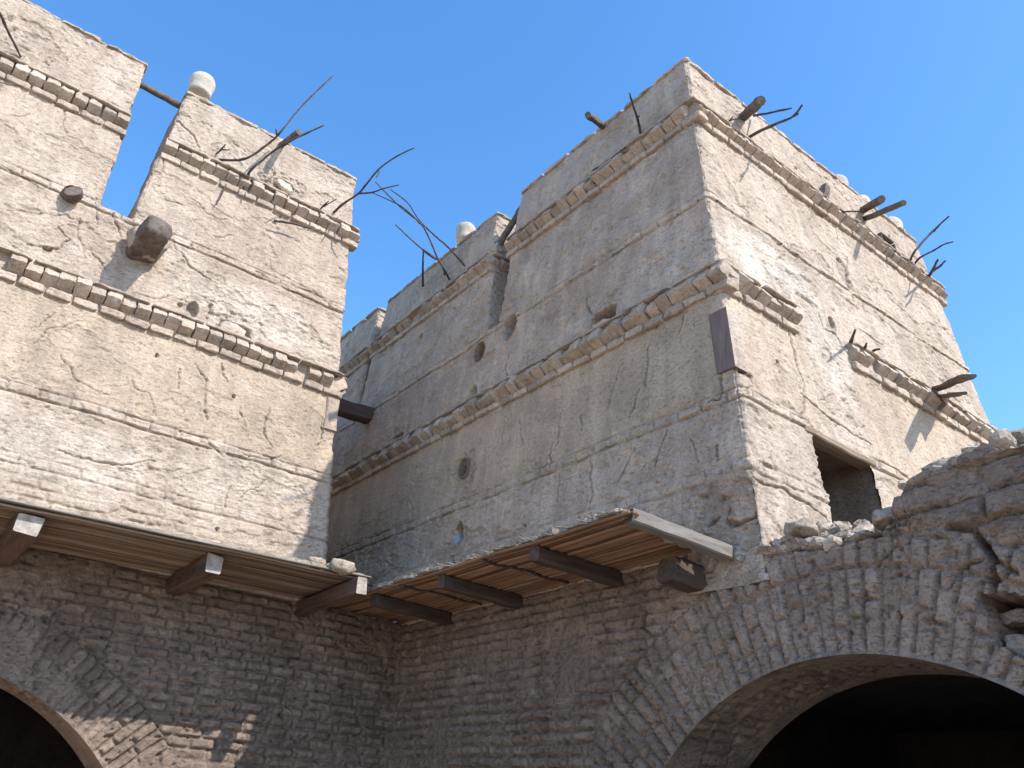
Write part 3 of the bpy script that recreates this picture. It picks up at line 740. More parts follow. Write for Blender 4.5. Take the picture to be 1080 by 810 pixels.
    # front wall of the room round the arch, so no light leaks in
    rim = [(u0, 0), (u0, zt), (u1, zt), (u1, 0)]
    return o
wl = thing('arched_wall', 'dim brick wall under the left reed canopy with a tan arch at its foot', 'wall')
us = list(np.arange(-5, -.9, .06)) + list(np.arange(-.9, 5.05, .0115))
def ltop(u): return 3.54 + .0 * u
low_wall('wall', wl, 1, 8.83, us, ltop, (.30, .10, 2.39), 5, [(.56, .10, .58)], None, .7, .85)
wr_ = thing('arched_wall', 'broken brick wall on the right with a wide radial brick arch and crumbling top', 'wall')
def rtop(y):
    base = 3.56 - .16 * sst(2.50, 2.56, y) + .135 * sst(4.25, 4.32, y)
    q_ = 2.2 * pn(y * 1.6, 3.1, 8.8) + .5; st = .06 * (np.floor(q_) + sst(.55, 1, q_ - np.floor(q_)))
    rough = .05 * pn(y * 5, 1.1, 2.2) + .025 * pn(y * 14, 4, 2)
    crumb = np.where(y < 4.2, 1, 0)
    return base + crumb * (st + rough) + np.where(y < 2.45, .08 * sst(2.45, 1.9, y) + .05, 0)
RA = (3.08, .57, 2.06)
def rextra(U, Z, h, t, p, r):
    # long cracks and the hole where ring bricks fell out, right of the crown
    w = .02 * fbm(U * 6, Z * 6, 1.5, 3)
    for px, wd, dp in (([(1000, 556), (1024, 556), (1034, 572)], .022, .10), ([(1034, 572), (1048, 590), (1047, 626)], .02, .12), ([(905, 560), (945, 556), (985, 545), (1000, 540)], .010, .04), ([(775, 590), (830, 582), (880, 574), (930, 562)], .008, .03),
                       ([(1048, 590), (1062, 598), (1075, 606)], .012, .05), ([(680, 640), (676, 660), (684, 668)], .014, .05), ([(1000, 620), (1010, 598), (1035, 592)], .010, .04), ([(920, 600), (935, 580), (960, 570)], .006, .03)):
        pa = [tuple(on_x(*q, 5.0)[1:]) for q in px]
        d, tt_ = seg_dist(U + w, Z + w, pa)
        c = 1 - sst(wd * .4, wd + .008, d)
        h = h - dp * c; t = t - .2 * c
    # ring and wall above it tinted paler: bounced light put into the colour
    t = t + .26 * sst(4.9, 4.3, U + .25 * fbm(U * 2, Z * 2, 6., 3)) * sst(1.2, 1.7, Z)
    # big flat blocks above the arch ring
    m = sst(2.86, 2.92, r) * (U < 4.5)
    bh, bt, bp = brick_pattern(U, Z + .07 * (U - 3), .62, .17, 77)
    h = h * (1 - m) + m * (bh * 1.3 + .02 + .03 * fbm(U * 3, Z * 3, 8., 3) + .012 * fbm(U * 14, Z * 14, 2., 3)); t = t * (1 - m) + m * bt * .7
    return h, t
us = list(np.arange(-6, 1.2, .06)) + list(np.arange(1.2, 8.9, .0125))
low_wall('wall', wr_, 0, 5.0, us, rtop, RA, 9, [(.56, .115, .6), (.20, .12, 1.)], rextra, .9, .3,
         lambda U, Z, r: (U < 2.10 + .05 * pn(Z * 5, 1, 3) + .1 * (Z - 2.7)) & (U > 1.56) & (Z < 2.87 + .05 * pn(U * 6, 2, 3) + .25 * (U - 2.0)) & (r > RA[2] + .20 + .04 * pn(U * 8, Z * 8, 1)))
a = Acc()
for k, (px, py, dm, ro, o_) in enumerate(((1075, 682, (.13, .24, .12), -.2, .14), (1072, 652, (.16, .25, .07), .1, .20), (1074, 708, (.12, .3, .13), .3, .13))):
    p = on_x(px, py, 5.0 + o_)
    V, F = rough_box(p + (dm[1] / 2 - .05, 0, 0), rotz(math.pi / 2, 0, 0) @ np.array(Matrix.Rotation(ro, 3, 'X')), dm, 60 + k * 2.2, 12, .007, 8, 16)
    a.add(V, F, (.5, .1, .15)[k])
a.done('broken_brick', M_BRICK, wr_)

# rubble on the wall head and on the roof behind it
nxr, nyr = 110, 330
gx = np.linspace(5.03, 6.6, nxr); gy = np.linspace(-2.5, 4.05, nyr)
GX, GY = np.meshgrid(gx, gy, indexing='ij')
blk = np.floor(3 * fbm(GX * 2.4, GY * 2.4, 1.7, 2)) * .07
prof = sst(5.0, 5.75, GX) * (.30 + .05 * pn(GY * 1.3, 1, 1))
GZ = rtop(GY) - .015 + prof * (.75 + .5 * pn(GX * 1.3, GY * 1.3, 6)) + sst(5.03, 5.2, GX) * (blk * .5 + .05 * fbm(GX * 6, GY * 6, 2, 4) + .028 * fbm(GX * 17, GY * 17, 2, 3, .6))
ii = (np.arange(nxr - 1)[:, None] * nyr + np.arange(nyr - 1)[None, :])
ra = Acc()
ra.add(np.stack([GX, GY, GZ], -1).reshape(-1, 3), np.stack([ii, ii + nyr, ii + nyr + 1, ii + 1], -1).reshape(-1, 4).tolist())
rs = random.Random(17)
for k in range(620):
    gxv = 5.05 + .75 * rs.random() ** 1.6; gyv = rs.uniform(-.5, 4.0)
    i_ = int((gxv - 5.03) / 1.57 * (nxr - 1)); j_ = int((gyv + 2.5) / 6.55 * (nyr - 1)); sz = .03 + .11 * rs.random() ** 2.2
    V, F = rough_box((gxv, gyv, GZ[i_, j_] + sz * .2), rotz(rs.random() * 6, rs.uniform(-.6, .6), rs.uniform(-.6, .6)), (sz * rs.uniform(1, 1.8), sz, sz * rs.uniform(.5, .9)), k * 1.3, 5, sz * .08, 3, 14)
    ra.add(V, F, rs.uniform(-.2, .2))
rub = ra.done('rubble_bank', M_RUBBLE, None, False)
tag(rub, 'crumbled mud and brick debris heaped on the broken wall head', 'rubble', None, 'stuff')

# ------------------------------------------------------------------ loose blocks on the broken wall
G_BLK = 'loose mud blocks on the broken wall head'
for px, py, dims, rot, lab in (
        (1000, 503, (.36, .26, .17), .2, 'large dark mud block lying highest on the broken wall head, left of the sky gap'),
        (1052, 497, (.34, .30, .20), -.3, 'rounded mud block at the far right end of the broken wall head'),
        (983, 522, (.34, .25, .12), .5, 'flat cracked mud block just under the highest block of the broken wall'),
        (962, 533, (.22, .22, .10), .1, 'small shaded mud block at the step where the broken wall drops'),
        (1020, 519, (.30, .26, .12), -.1, 'mud block tucked below and right of the highest block on the broken wall'),
        (930, 543, (.20, .2, .08), .8, 'little mud brick lying in the sunlit debris below the doorway'),
        (835, 556, (.22, .2, .08), .4, 'mud brick at the left of the sunlit debris, near the house corner')):
    p = on_x(px, py, 4.99)
    V, F = rough_box(p + (dims[1] / 2, 0, 0), rotz(math.pi / 2 + rot * .5, rot * .25, rot * .1), dims, px * .1, 5, .016, 8, 8)
    o = mk('mud_block', V, F, M_BRICK if px > 940 else M_RUBBLE, None, np.zeros((len(V), 3)))
    tag(o, lab, 'mud block', G_BLK)

# ------------------------------------------------------------------ reed canopies
def reed_layer(parent, along, x0, x1, y0, y1, z, pitch, rad, seed, mats, edgefun=None, sag=.012, zfun=None):
    a = Acc(); rr = random.Random(seed)
    if along == 'y': cs = np.arange(x0, x1, pitch)
    else: cs = np.arange(y0, y1, pitch)
    for k, c in enumerate(cs):
        r = rad * (.7 + .5 * rr.random()); P = []
        lo, hi = (y0, y1) if along == 'y' else (x0, x1)
        lo += rr.uniform(-.05, .05); hi += rr.uniform(-.06, .04)
        if along == 'x' and c > .12: hi += .21
        n = 14; o1 = rr.uniform(-.012, .012); o2 = rr.uniform(-.012, .012); ph = rr.random() * 9
        for i in range(n + 1):
            t = i / n; q = lo + (hi - lo) * t
            off = o1 + (o2 - o1) * t + .010 * float(pn(q * .9 + ph, c * 3, 1))
            zz = z + .010 * float(pn(q * 1.1, c * 5 + ph, 5)) - sag * math.sin(q * 4.2) + (zfun(q) if zfun else 0)
            P.append((c + off, q, zz) if along == 'y' else (q, c + off + (edgefun(q) if edgefun else 0), zz))
        V, F = tube(P, [r] * (n + 1), 6, .15, seed + k)
        a.add(V, F, rr.uniform(-.55, .4))
    return a.done('reed_mat', mats, parent)
def mud_slab(parent, corners, z, th, seed, nx=60, ny=90, edge=.03, xj=0., zfun=None):
    """uneven layer of dried mud lying on the reeds; corners = x0,x1,y0(x),y1"""
    x0, x1, y0f, y1 = corners
    X, T = np.meshgrid(np.linspace(x0, x1, nx), np.linspace(0, 1, ny), indexing='ij')
    Y0 = np.array([[y0f(x) for x in X[:, 0]]]).T + edge * fbm(X[:, :1] * 6, 1, seed, 4)
    Y = Y0 + (y1 - Y0) * T
    X = X - xj * (1 - (X - x0) / (x1 - x0)) * (.4 + 1.3 * fbm(2, Y * 4, seed, 4, .6))
    Zt = z + th * (.55 + .6 * fbm(X * 2.2, Y * 2.2, seed, 4) + .4 * fbm(X * 9, Y * 9, seed, 3)); Zt = np.maximum(Zt, z + .006)
    dz_ = zfun(X) if zfun else 0 * X
    V = np.concatenate([np.stack([X, Y, Zt + dz_], -1).reshape(-1, 3), np.stack([X, Y, z + dz_], -1).reshape(-1, 3)])
    i = np.arange(nx - 1)[:, None] * ny + np.arange(ny - 1)[None, :]
    top = np.stack([i, i + ny, i + ny + 1, i + 1], -1).reshape(-1, 4); bot = top[:, ::-1] + nx * ny
    N = nx * ny; ring = list(range(0, N, ny)) + list(range(N - ny + 1, N)) + list(range(N - 1 - ny, -1, -ny)) + list(range(ny - 2, 0, -1))
    side = np.array([[ring[k], ring[k] + N, ring[(k + 1) % len(ring)] + N, ring[(k + 1) % len(ring)]] for k in range(len(ring))])
    return mk('mud_layer', V, np.vstack([top, bot, side]), M_RUBBLE, parent, np.zeros((2 * N, 3)), False)

# left canopy: beams run out from the wall (y), palm ribs run along it (x)
cl = thing('reed_canopy', 'long left reed canopy on pale-ended beams under the sunlit house', 'canopy')
l0, l1 = on_z(0, 527, 3.57), on_z(388, 609, 3.632)
lz = lambda x: .062 * (x - l0[0]) / (l1[0] - l0[0]) - .04
ledge = lambda x: l0[1] + (l1[1] - l0[1]) * (x - l0[0]) / (l1[0] - l0[0])
tips = []
for k, (px, py, w, h) in enumerate(((31, 549, .20, .185), (226, 594, .16, .18), (381, 620, .12, .155))):
    p = on_z(px, py, 3.475); tips.append(p)
    beam('beam', (p[0], p[1], 3.475 + lz(p[0])), (p[0] + .02 * k, 8.95, 3.455 + lz(p[0])), w, h, [M_WY, M_ENDGRAIN], cl, 3 + k, .012, .010)
beam('beam', (tips[0][0] - 1.6, tips[0][1], 3.475), (tips[0][0] - 1.6, 8.95, 3.455), .2, .2, [M_WY, M_ENDGRAIN], cl, 9, .008, .02)
xe_l = tips[2][0] + .10
reed_layer(cl, 'x', -2.6, xe_l - .04, 0.02, 1.46, 3.585, .024, .015, 21, M_REEDX, lambda x: ledge(x), .006, lz)
beam('edge_lath', (-2.6, ledge(-2.6) - .02, 3.608 + lz(-2.6)), (xe_l + .05, ledge(xe_l) - .02, 3.608 + lz(xe_l)), .05, .014, [M_GREYWOOD], cl, 12, .004, .003)
mud_slab(cl, (-2.6, xe_l, lambda x: ledge(x) + .015, 8.86), 3.612, .05, 4.4, 150, 60, .012, 0., lz)
# right canopy: beams run out from the wall (x), palm ribs run along it (y)
cr = thing('reed_canopy', 'short right reed canopy of orange palm ribs on dark beams beside the brick arch', 'canopy')
for k, (y, xt) in enumerate(((5.08, 4.02), (6.47, 4.02), (7.70, 3.98))):
    beam('beam', (xt, y, 3.475), (5.1, y + (.05, .08, .14)[k], 3.475), .12, .13, [M_WX], cr, 31 + k, .007, .018)
reed_layer(cr, 'y', 3.97, 5.08, 3.98, 8.86, 3.553, .026, .0165, 41, M_REED, None, .006)
mud_slab(cr, (3.99, 5.05, lambda x: 4.0, 8.86), 3.57, .05, 7.7, 60, 260, .03, .06)
a = Acc(); rr = random.Random(5)
for k in range(95):
    y = 4.0 + 3.9 * rr.random(); z = 3.575 + rr.uniform(-.015, .02); L = rr.uniform(.03, .12); q = rr.uniform(-.5, .5)
    V, F = tube([(4.10, y, z), (3.99, y + .03 * q, z), (3.985 - L, y + L * q, z - rr.uniform(-.01, .03))], [.007, .007, .004], 5, .2, k)
    a.add(V, F, rr.uniform(-.1, .4))
tag(a.done('reed_fringe', M_GREYWOOD, cr), None, None, None, 'stuff')
e0 = on_z(664, 541, 3.58); e1 = on_x(771, 583, 4.96)
end = beam('end_beam', (e0[0] - .01, e0[1] + .0, 3.555), (e1[0], e1[1] + .03, e1[2]), .12, .105, [M_GREYWOOD, M_WX], cr, 44, .004, .012)  # end faces in darker wood: the shade on them is put into the colour
beam('bracket', (4.66, 4.22, 3.33), (5.05, 4.22, 3.31), .20, .20, [M_WX], cr, 47, .010, .03)
for k, y in enumerate((5.75, 7.15)):   # rope of split palm leaf tying the ribs
    P = [(3.97 + .1 * i, y + .03 * math.sin(i), 3.532 + .006 * (i % 2)) for i in range(11)]
    V, F = tube(P, [.014] * 11, 6, .4, k)
    mk('binding', V, F, M_STICK, cr)

# mud lumps on the canopies
for k, (px, py, zz, s, lab) in enumerate(((333, 594, 3.67, .15, 'rounded mud lump at the left of the pair on the canopy corner'), (362, 598, 3.67, .17, 'long mud lump at the very corner of the left canopy'),
                                        (348, 599, 3.66, .10, 'small mud lump between two bigger ones on the canopy corner'), (228, 578, 3.67, .09, 'small round dark stone on the left canopy above its middle beam'))):
    p = on_z(px, py, zz)
    V, F = rough_box(p, rotz(.3 * k), (s * (1.7 if k == 1 else 1.25), s, s * .8), k * 3.1, 2.6, .012, 8, 12)
    tag(mk('mud_lump', V, F, M_RUBBLE, None, np.zeros((len(V), 3)) + (0, .0, -.3 if k == 3 else 0)), lab, 'mud lump', 'mud lumps on the left canopy')
for k, (px, py, s) in enumerate(((683, 539, .09), (707, 549, .08), (724, 556, .06), (738, 563, .10), (754, 569, .09), (765, 574, .10))):
    p = on_x(px, py, 4.05 + .16 * k)
    V, F = rough_box(p + (0, .27, .03), rotz(.7 * k, .3), (s * 1.4, s, s * .7), 40 + k * 3.1, 3.2, .012, 5, 12)
    tag(mk('mud_crumb', V, F, M_RUBBLE, None, np.zeros((len(V), 3))), 'broken mud crumb lying behind the grey end beam of the right canopy', 'mud crumb', 'mud crumbs behind the end beam')

# ------------------------------------------------------------------ logs and beams
def log(name, a, b, r0, r1, label, cat='beam', mat=None, group=None, seed=0, sides=10):
    a = np.array(a, float); b = np.array(b, float); n = 12
    P = [a + (b - a) * i / n + .10 * r0 * np.array([float(pn(i * .5, seed, 1)), float(pn(i * .5, seed, 4)), float(pn(i * .5, seed, 7))]) * 3 for i in range(n + 1)]
    V, F = tube(P, [r0 + (r1 - r0) * i / n for i in range(n + 1)], sides, .14, seed)
    return tag(crisp(mk(name, V, F, mat or M_LOG, None, None, True)), label, cat, group)
# thick log in the near house, chopped off, with its mud collar
root = on_near(150, 266); p = root + np.array([0, -.62, .03])
V, F = rough_box(root + np.array([0, -.20, .01]), rotz(.04, -.04), (.33, .86, .26), 4.4, 6, .014, 8, 9)
lg = tag(crisp(mk('log', V, F, M_LOG, None, None), 75), 'thick stubby timber jutting from the near house below its slot, throwing a long shadow', 'log')
V, F = rough_box(root + (0, -.14, .05), np.eye(3), (.42, .34, .33), 5.5, 3, .03, 8, 6)
mk('mud_collar', V, F, M_PLASTER, lg, np.zeros((len(V), 3)))
root = on_near(72, 208)
lg2 = log('log', root + np.array([0, .3, 0]), root + np.array([.02, -.14, .02]), .115, .10, 'short stub of log sunk in the near house, left of the slot', 'log', seed=5, sides=12)
# log across the passage between the houses
pb = on_side(393, 440, -.05); pa = on_y(362, 431, pb[1])
tag(beam('passage_beam', pa + (pa - pb) * .8, pb + (pb - pa) * .02, .25, .23, [M_WX, M_LOG], None, 8, .012, .02), 'thick dark squared timber spanning the narrow passage between the two houses', 'beam')
pa = on_y(150, 90, 9.5); pb = on_y(187, 110, 9.5)
log('slot_beam', pa + (pa - pb) * .2, pb + (pb - pa) * .3, .045, .05, 'thin dark beam bridging the sky slot in the near house', seed=9)
pa = on_side(527, 257, -.1); pb = on_side(549, 222, -.15)
log('slot_beam', pa + (pa - pb) * .1, pb + (pb - pa) * .3, .05, .05, 'slanting pole across the slot in the shaded wall of the far house', seed=10)
# poles through the parapets
def pole(fn, pr, pt, out, r, label, grp='poles through the parapets', back=.3, seed=0):
    a = fn(*pr); b = fn(*pt, out); d = (a - b) / np.linalg.norm(a - b)
    return log('pole', a + d * back, b, r, r, label, 'pole', M_LOG, grp, seed, 8)
pole(on_near, (296, 154), (315, 139), .50, .045, 'squared pole end through the parapet of the near house, crossed by two branches', seed=11)
pole(on_side, (636, 133), (620, 121), .42, .045, 'short pole poking out over the shaded parapet of the far house', seed=12)
pole(on_front, (783, 124), (803, 106), .42, .06, 'thick pole near the far house corner, above the sunny parapet', seed=13)
pole(on_front, (909, 222), (930, 210), .42, .055, 'thick pole stub between two white pots on the sunny parapet', seed=14)
pole(on_front, (912, 231), (953, 214), .70, .04, 'longer thin pole just below a thick stub on the sunny parapet', seed=15)
# broken boards over the sunny cornice
for k, (pr, pt, w, lab) in enumerate((((975, 415), (1023, 396), .16, 'longer grey board sticking out above the sunny cornice at right'), ((985, 421), (1010, 415), .20, 'short split board under a longer one at the right end of the sunny cornice'))):
    a_ = on_front(*pr, -.15); b_ = on_front(*pt, .75 - .3 * k)
    V, F, mi = beam_geo(a_, b_, w, .035, 50 + k, amp=.008, bev=.008)
    tag(mk('board', V, F, M_LOG, None, None, False), lab, 'board', 'broken boards over the sunny cornice')
# little nest opening box in the sunny parapet
p = on_front(931, 261)
a = Acc(); w_, h_, d_ = .34, .24, .14
for c, dm in (((0, 0, h_ / 2), (w_, d_, .03)), ((0, 0, -h_ / 2), (w_, d_, .03)), ((-w_ / 2, 0, 0), (.03, d_, h_ - .034)), ((w_ / 2, 0, 0), (.03, d_, h_ - .034)), ((0, .06, 0), (w_, .02, h_))):
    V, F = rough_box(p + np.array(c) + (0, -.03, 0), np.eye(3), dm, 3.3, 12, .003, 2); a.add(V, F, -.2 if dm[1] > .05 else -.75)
tag(a.done('nest_box', M_LOG, None, False), 'small dark wooden nest box set in the sunny parapet near its far end', 'nest box')
p = on_front(868, 204)
V, F = rough_box(p + (0, -.02, 0), rotz(0, 0, .35), (.11, .10, .30), 8.8, 8, .006, 3)
tag(mk('wood_block', V, F, M_LOG, None, None, False), 'weathered wood block set upright in the sunny parapet left of the pots', 'wood block')
# blue rag in a niche, pale stone in a niche, clay pipe rims
p = on_side(482, 570, -.04)
V, F = rough_box(p + np.array([.02, 0, 0]), np.eye(3), (.10, .13, .15), 2.2, 3, .02, 8, 12)
tag(mk('rag', V, F, M_BLUE, None, None), 'faded blue rag stuffed in the lowest hole of the shaded wall', 'rag')
p = on_near(244, 349, -.03)
V, F = rough_box(p, rotz(0, 0, .1), (.30, .16, .15), 6.1, 7, .014, 8, 8)
tag(mk('stone', V, F, M_PLASTER, None, np.zeros((len(V), 3)) + (0, 1, 0)), 'pale stone filling a small niche above the cornice of the near house', 'stone')
p = on_near(299, 197, .0)
V, F = rough_box(p, rotz(0, 0, .25), (.26, .10, .11), 7.1, 4, .02, 8, 8)
tag(mk('stone', V, F, M_PLASTER, None, np.zeros((len(V), 3)) + (0, 1, .1)), 'white stone in the broken parapet of the near house', 'stone')
p = on_side(638, 345, -.05)
V, F = rough_box(p, rotz(0, .2, 0), (.14, .30, .10), 9.1, 5, .02, 8, 8)
tag(mk('stone', V, F, M_PLASTER, None, np.zeros((len(V), 3)) + (0, .7, .1)), 'pale stone in the square niche above the shaded cornice', 'stone')
for k, (q, rad, lab) in enumerate((((507, 372), .125, 'clay pipe mouth set in the shaded wall, highest of the round holes'), ((490, 494), .105, 'clay pipe mouth in an eroded patch of the shaded wall below the cornice'))):
    p = on_side(*q, .0); V = []; F = []; n = 28
    prof = [(1.0, -.18), (1.0, .02), (1.1, .03), (1.2, .015), (1.22, -.05)]
    for i in range(n):
        t = 2 * math.pi * i / n
        for rr_, o_ in prof:
            j = 1 + .04 * float(pn(math.cos(t) * 2, math.sin(t) * 2, k * 4.4))
            V.append((p[0] - o_, p[1] + rad * rr_ * j * math.cos(t) * .92, p[2] + rad * rr_ * j * math.sin(t) * 1.12))
    m = len(prof)
    for i in range(n):
        for j in range(m - 1):
            F.append([i * m + j, i * m + j + 1, ((i + 1) % n) * m + j + 1, ((i + 1) % n) * m + j])
    tag(mk('clay_pipe', V, F, M_BRICK, None, np.zeros((len(V), 3))), lab, 'pipe', 'clay pipe mouths in the shaded wall')

# ------------------------------------------------------------------ pots on the parapets
def pot(px, py, plane, z0, sc, label, seed):
    prof = [(.165, .0), (.178, .02), (.182, .06), (.180, .10), (.188, .16), (.20, .23), (.196, .30), (.168, .36), (.12, .398), (.06, .416), (0.001, .42)]
    p = plane; V = []; F = []; n = 32
    PR = smoothpath([(a, b, 0) for a, b in prof], 3); m = len(PR)
    for i in range(n):
        t = 2 * math.pi * i / n
        for r, z, _ in PR:
            j = 1 + .035 * float(pn(math.cos(t) * 1.5 + seed, math.sin(t) * 1.5, z * 6)) + .012 * float(pn(math.cos(t) * 6 + seed, math.sin(t) * 6, z * 30))
            V.append((p[0] + sc * r * j * math.cos(t), p[1] + sc * r * j * math.sin(t), z0 + sc * z))
    for i in range(n):
        for j in range(m - 1):
            F.append([i * m + j, ((i + 1) % n) * m + j, ((i + 1) % n) * m + j + 1, i * m + j + 1])
    F.append([i * m for i in range(n)][::-1])
    return tag(mk('clay_pot', V, F, M_POT, None, np.zeros((len(V), 3)) + (0, .6, 0)), label, 'pot', 'upturned clay pots on the parapets')
def pot_at(px, py, yplane, roofz, sc, label, seed):   # px,py = top of the dome
    p = on_y(px, py, yplane)
    return pot(px, py, p, p[2] - .42 * sc, sc, label, seed)
pot_at(216, 81, 9.42, 0, .86, 'whitish upturned clay pot on the near house parapet, right of the slot', 1)
pot_at(881, 188, 4.75, 0, .85, 'upturned white pot on the sunny parapet, nearest the house corner of three', 2)
pot_at(906, 209, 4.75, 0, .8, 'upturned white pot directly behind a pole stub on the sunny parapet', 3)
pot_at(938, 232, 4.75, 0, .88, 'upturned white pot on the sunny parapet, farthest right of three', 4)
p = on_x(492, 237, 5.72)
pot(0, 0, p, p[2] - .42 * .85, .85, 'upturned pale pot alone on the shaded parapet beyond the slot of the far house', 5)

# ------------------------------------------------------------------ perch branches
GB = 'perch branches stuck in the parapets'
def branch(fn, paths, r, label, seed=0, root_in=.12):
    """paths: list of (points in the photograph, outward reach at start, at end, radius factor)"""
    a = Acc(); rr = random.Random(seed)
    for pts, o0, o1, k in paths:
        n = len(pts); P = [fn(x, y, o0 + (o1 - o0) * (i / (n - 1))) for i, (x, y) in enumerate(pts)]
        if o0 <= 0.01: P[0] = fn(*pts[0], -root_in) * .5 + P[0] * .5
        P = smoothpath(P, 5)
        P = [q + .006 * np.array([float(pn(i * .8, seed, 1)), float(pn(i * .8, seed, 5)), float(pn(i * .8, seed, 9))]) for i, q in enumerate(P)]
        m = len(P); R_ = [r * k * .82 * (1.1 - .55 * i / m) * (1 + .25 * (rr.random() < .12)) for i in range(m)]
        V, F = tube(P, R_, 6, .2, seed); a.add(V, F, 0)
    return tag(a.done('branch', M_STICK), label, 'branch', GB)
branch(on_near, [([(228, 168), (245, 169), (262, 166), (285, 150), (296, 139), (320, 110), (351, 80)], 0, 1.0, 1), ([(292, 143), (291, 136)], .55, .62, .7)], .021, 'long curved branch on the near parapet rising steeply to a tip in the sky', 1)
branch(on_near, [([(262, 188), (264, 180), (285, 162), (300, 152), (320, 142), (342, 132)], 0, .9, 1)], .021, 'straight branch crossing the squared pole on the near parapet', 2)
branch(on_near, [([(226, 164), (233, 158), (238, 152)], 0, .15, 1), ([(233, 158), (242, 158)], .1, .18, .8)], .016, 'tiny forked twig on the near parapet below the pot', 3)
branch(on_near, [([(350, 226), (362, 215), (378, 204), (389, 191), (400, 178), (418, 165), (437, 156)], 0, 1.2, 1), ([(378, 204), (392, 203), (404, 199), (421, 195)], .45, .95, .8), ([(400, 181), (397, 187)], .8, .85, .7)], .021, 'forked branch at the right corner of the near parapet reaching over the passage', 4)
branch(on_near, [([(335, 224), (341, 217), (347, 212)], 0, .2, 1), ([(341, 218), (355, 210)], .1, .25, .7)], .018, 'short forked stub beside the right corner of the near parapet', 5)
branch(on_near, [([(289, 233), (305, 235), (328, 241)], .10, .16, 1)], .020, 'thin stick lying along the upper cornice of the near house', 6)
branch(on_near, [([(0, 14), (8, 32), (22, 60)], .45, 0, 1)], .022, 'stick leaning down across the near parapet at the left edge of the photo', 7)
branch(on_near, [([(240, 182), (238, 196), (228, 216)], .02, .05, 1)], .014, 'hanging root under the upper cornice of the near house, left of another', 8)
branch(on_near, [([(253, 188), (258, 200), (258, 209)], .02, .05, 1)], .014, 'hanging root under the upper cornice of the near house, right of another', 9)
branch(on_side, [([(475, 297), (470, 287), (461, 271), (452, 250), (443, 235), (422, 218), (396, 192)], 0, 1.2, 1), ([(443, 236), (424, 218), (392, 203)], .8, 1.3, .8)], .020, 'branch with two long tips over the shaded parapet, reaching furthest left', 10)
branch(on_side, [([(494, 285), (474, 262), (458, 248), (442, 232), (430, 214), (412, 200)], 0, 1.0, 1)], .019, 'long thin branch bowing over the shaded parapet to the right of others', 11)
branch(on_side, [([(470, 293), (464, 276), (447, 264), (434, 253), (417, 237)], 0, .7, 1), ([(447, 264), (460, 274)], .5, .3, 1.3)], .019, 'branch over the shaded parapet with its tip lowest of the cluster', 12)
branch(on_side, [([(446, 302), (446, 282), (446.5, 263)], .05, .45, 1)], .024, 'upright stub standing in front of the shaded parapet beyond the slot', 13)
branch(on_side, [([(677, 146), (672, 124), (668, 112), (664, 98)], 0, .5, 1), ([(672, 126), (674, 122)], .25, .3, .8)], .020, 'single thin stick standing up against the shaded parapet near the house corner', 14)
branch(on_side, [([(626, 180), (640, 171), (660, 155)], .05, .10, 1.2)], .018, 'broken stick lying flat on the shaded parapet above the upper cornice', 15)
branch(on_front, [([(785, 148), (800, 139), (820, 130), (836, 123), (846, 111)], 0, .8, 1), ([(836, 123), (842, 120)], .64, .75, .7)], .024, 'longest stick near the far house corner on the sunny side, tip turned up', 16)
branch(on_front, [([(795, 122), (812, 119), (835, 114)], 0.05, .6, 1)], .018, 'thin level stick beside the thick pole near the far house corner', 17)
branch(on_front, [([(765, 134), (770, 127), (785, 124)], 0, .1, 1), ([(769, 128), (773, 123)], .05, .12, .8)], .016, 'tiny forked twig on the sunny parapet close to the house corner', 18)
branch(on_front, [([(880, 225), (895, 223), (911, 223)], 0, .35, 1)], .016, 'thin level twig left of the pole stub on the sunny parapet', 19)
branch(on_front, [([(957, 286), (963, 268), (978, 250), (991, 237), (1001, 228)], 0, .7, 1), ([(985, 244), (992, 236)], .45, .6, .7)], .022, 'tallest branch at the far right end of the sunny parapet', 20)
branch(on_front, [([(960, 284), (970, 272), (985, 264), (995, 258), (1005, 255)], 0, .7, 1)], .019, 'branch in the middle of three at the far right end of the sunny parapet', 21)
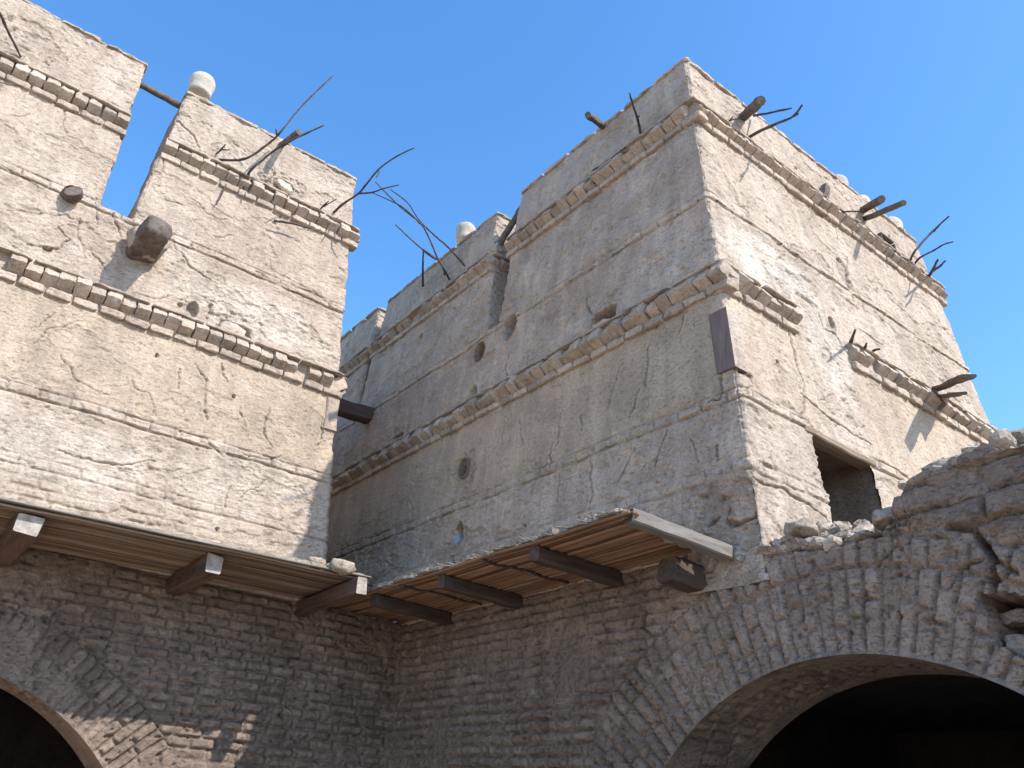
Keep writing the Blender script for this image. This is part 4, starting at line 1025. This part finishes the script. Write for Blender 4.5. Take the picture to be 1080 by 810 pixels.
branch(on_front, [([(976, 298), (984, 284), (989, 274)], 0, .5, 1.2), ([(983, 286), (991, 281), (997, 275)], .3, .6, .9)], .024, 'short forked branch, lowest at the far right end of the sunny parapet', 22)
branch(on_front, [([(896, 365), (899, 356), (902, 348)], 0, .3, 1)], .024, 'upright stub at the left end of the sunny cornice', 23)
branch(on_front, [([(908, 372), (912, 367), (914, 362)], 0, .2, 1), ([(916, 377), (921, 370), (928, 368)], 0, .2, 1)], .022, 'low forked stubs beside an upright stub on the sunny cornice', 24)

# ------------------------------------------------------------------ light
SUN = np.array([.385, -1.0, 1.05]); SUN /= np.linalg.norm(SUN)
w = bpy.data.worlds.new('World'); scene.world = w; w.use_nodes = True
nt = w.node_tree; nt.nodes.clear()
sky = nt.nodes.new('ShaderNodeTexSky'); sky.sky_type = 'NISHITA'; sky.sun_disc = False
sky.sun_elevation = math.asin(SUN[2]); sky.sun_rotation = math.atan2(SUN[0], SUN[1])
sky.altitude = 100; sky.air_density = 1.0; sky.dust_density = .5; sky.ozone_density = 2.0
bg = nt.nodes.new('ShaderNodeBackground'); bg.inputs[1].default_value = .15
ow = nt.nodes.new('ShaderNodeOutputWorld')
hs = nt.nodes.new('ShaderNodeHueSaturation'); hs.inputs['Saturation'].default_value = 1.26
nt.links.new(sky.outputs[0], hs.inputs['Color']); nt.links.new(hs.outputs[0], bg.inputs[0]); nt.links.new(bg.outputs[0], ow.inputs[0])
sl = bpy.data.lights.new('sun', 'SUN'); sl.energy = 2.75; sl.angle = math.radians(.53); sl.color = (1, .96, .90)
so = bpy.data.objects.new('sun', sl); so.rotation_euler = Vector(SUN).to_track_quat('Z', 'Y').to_euler(); so.location = (0, 0, 30)
col.objects.link(so)
scene.view_settings.view_transform = 'Standard'; scene.view_settings.look = 'None'
scene.view_settings.gamma = 1.0; scene.view_settings.use_curve_mapping = False
scene.view_settings.exposure = 1.30
scene.cycles.max_bounces = 8; scene.cycles.diffuse_bounces = 5
scene.cycles.use_denoising = True
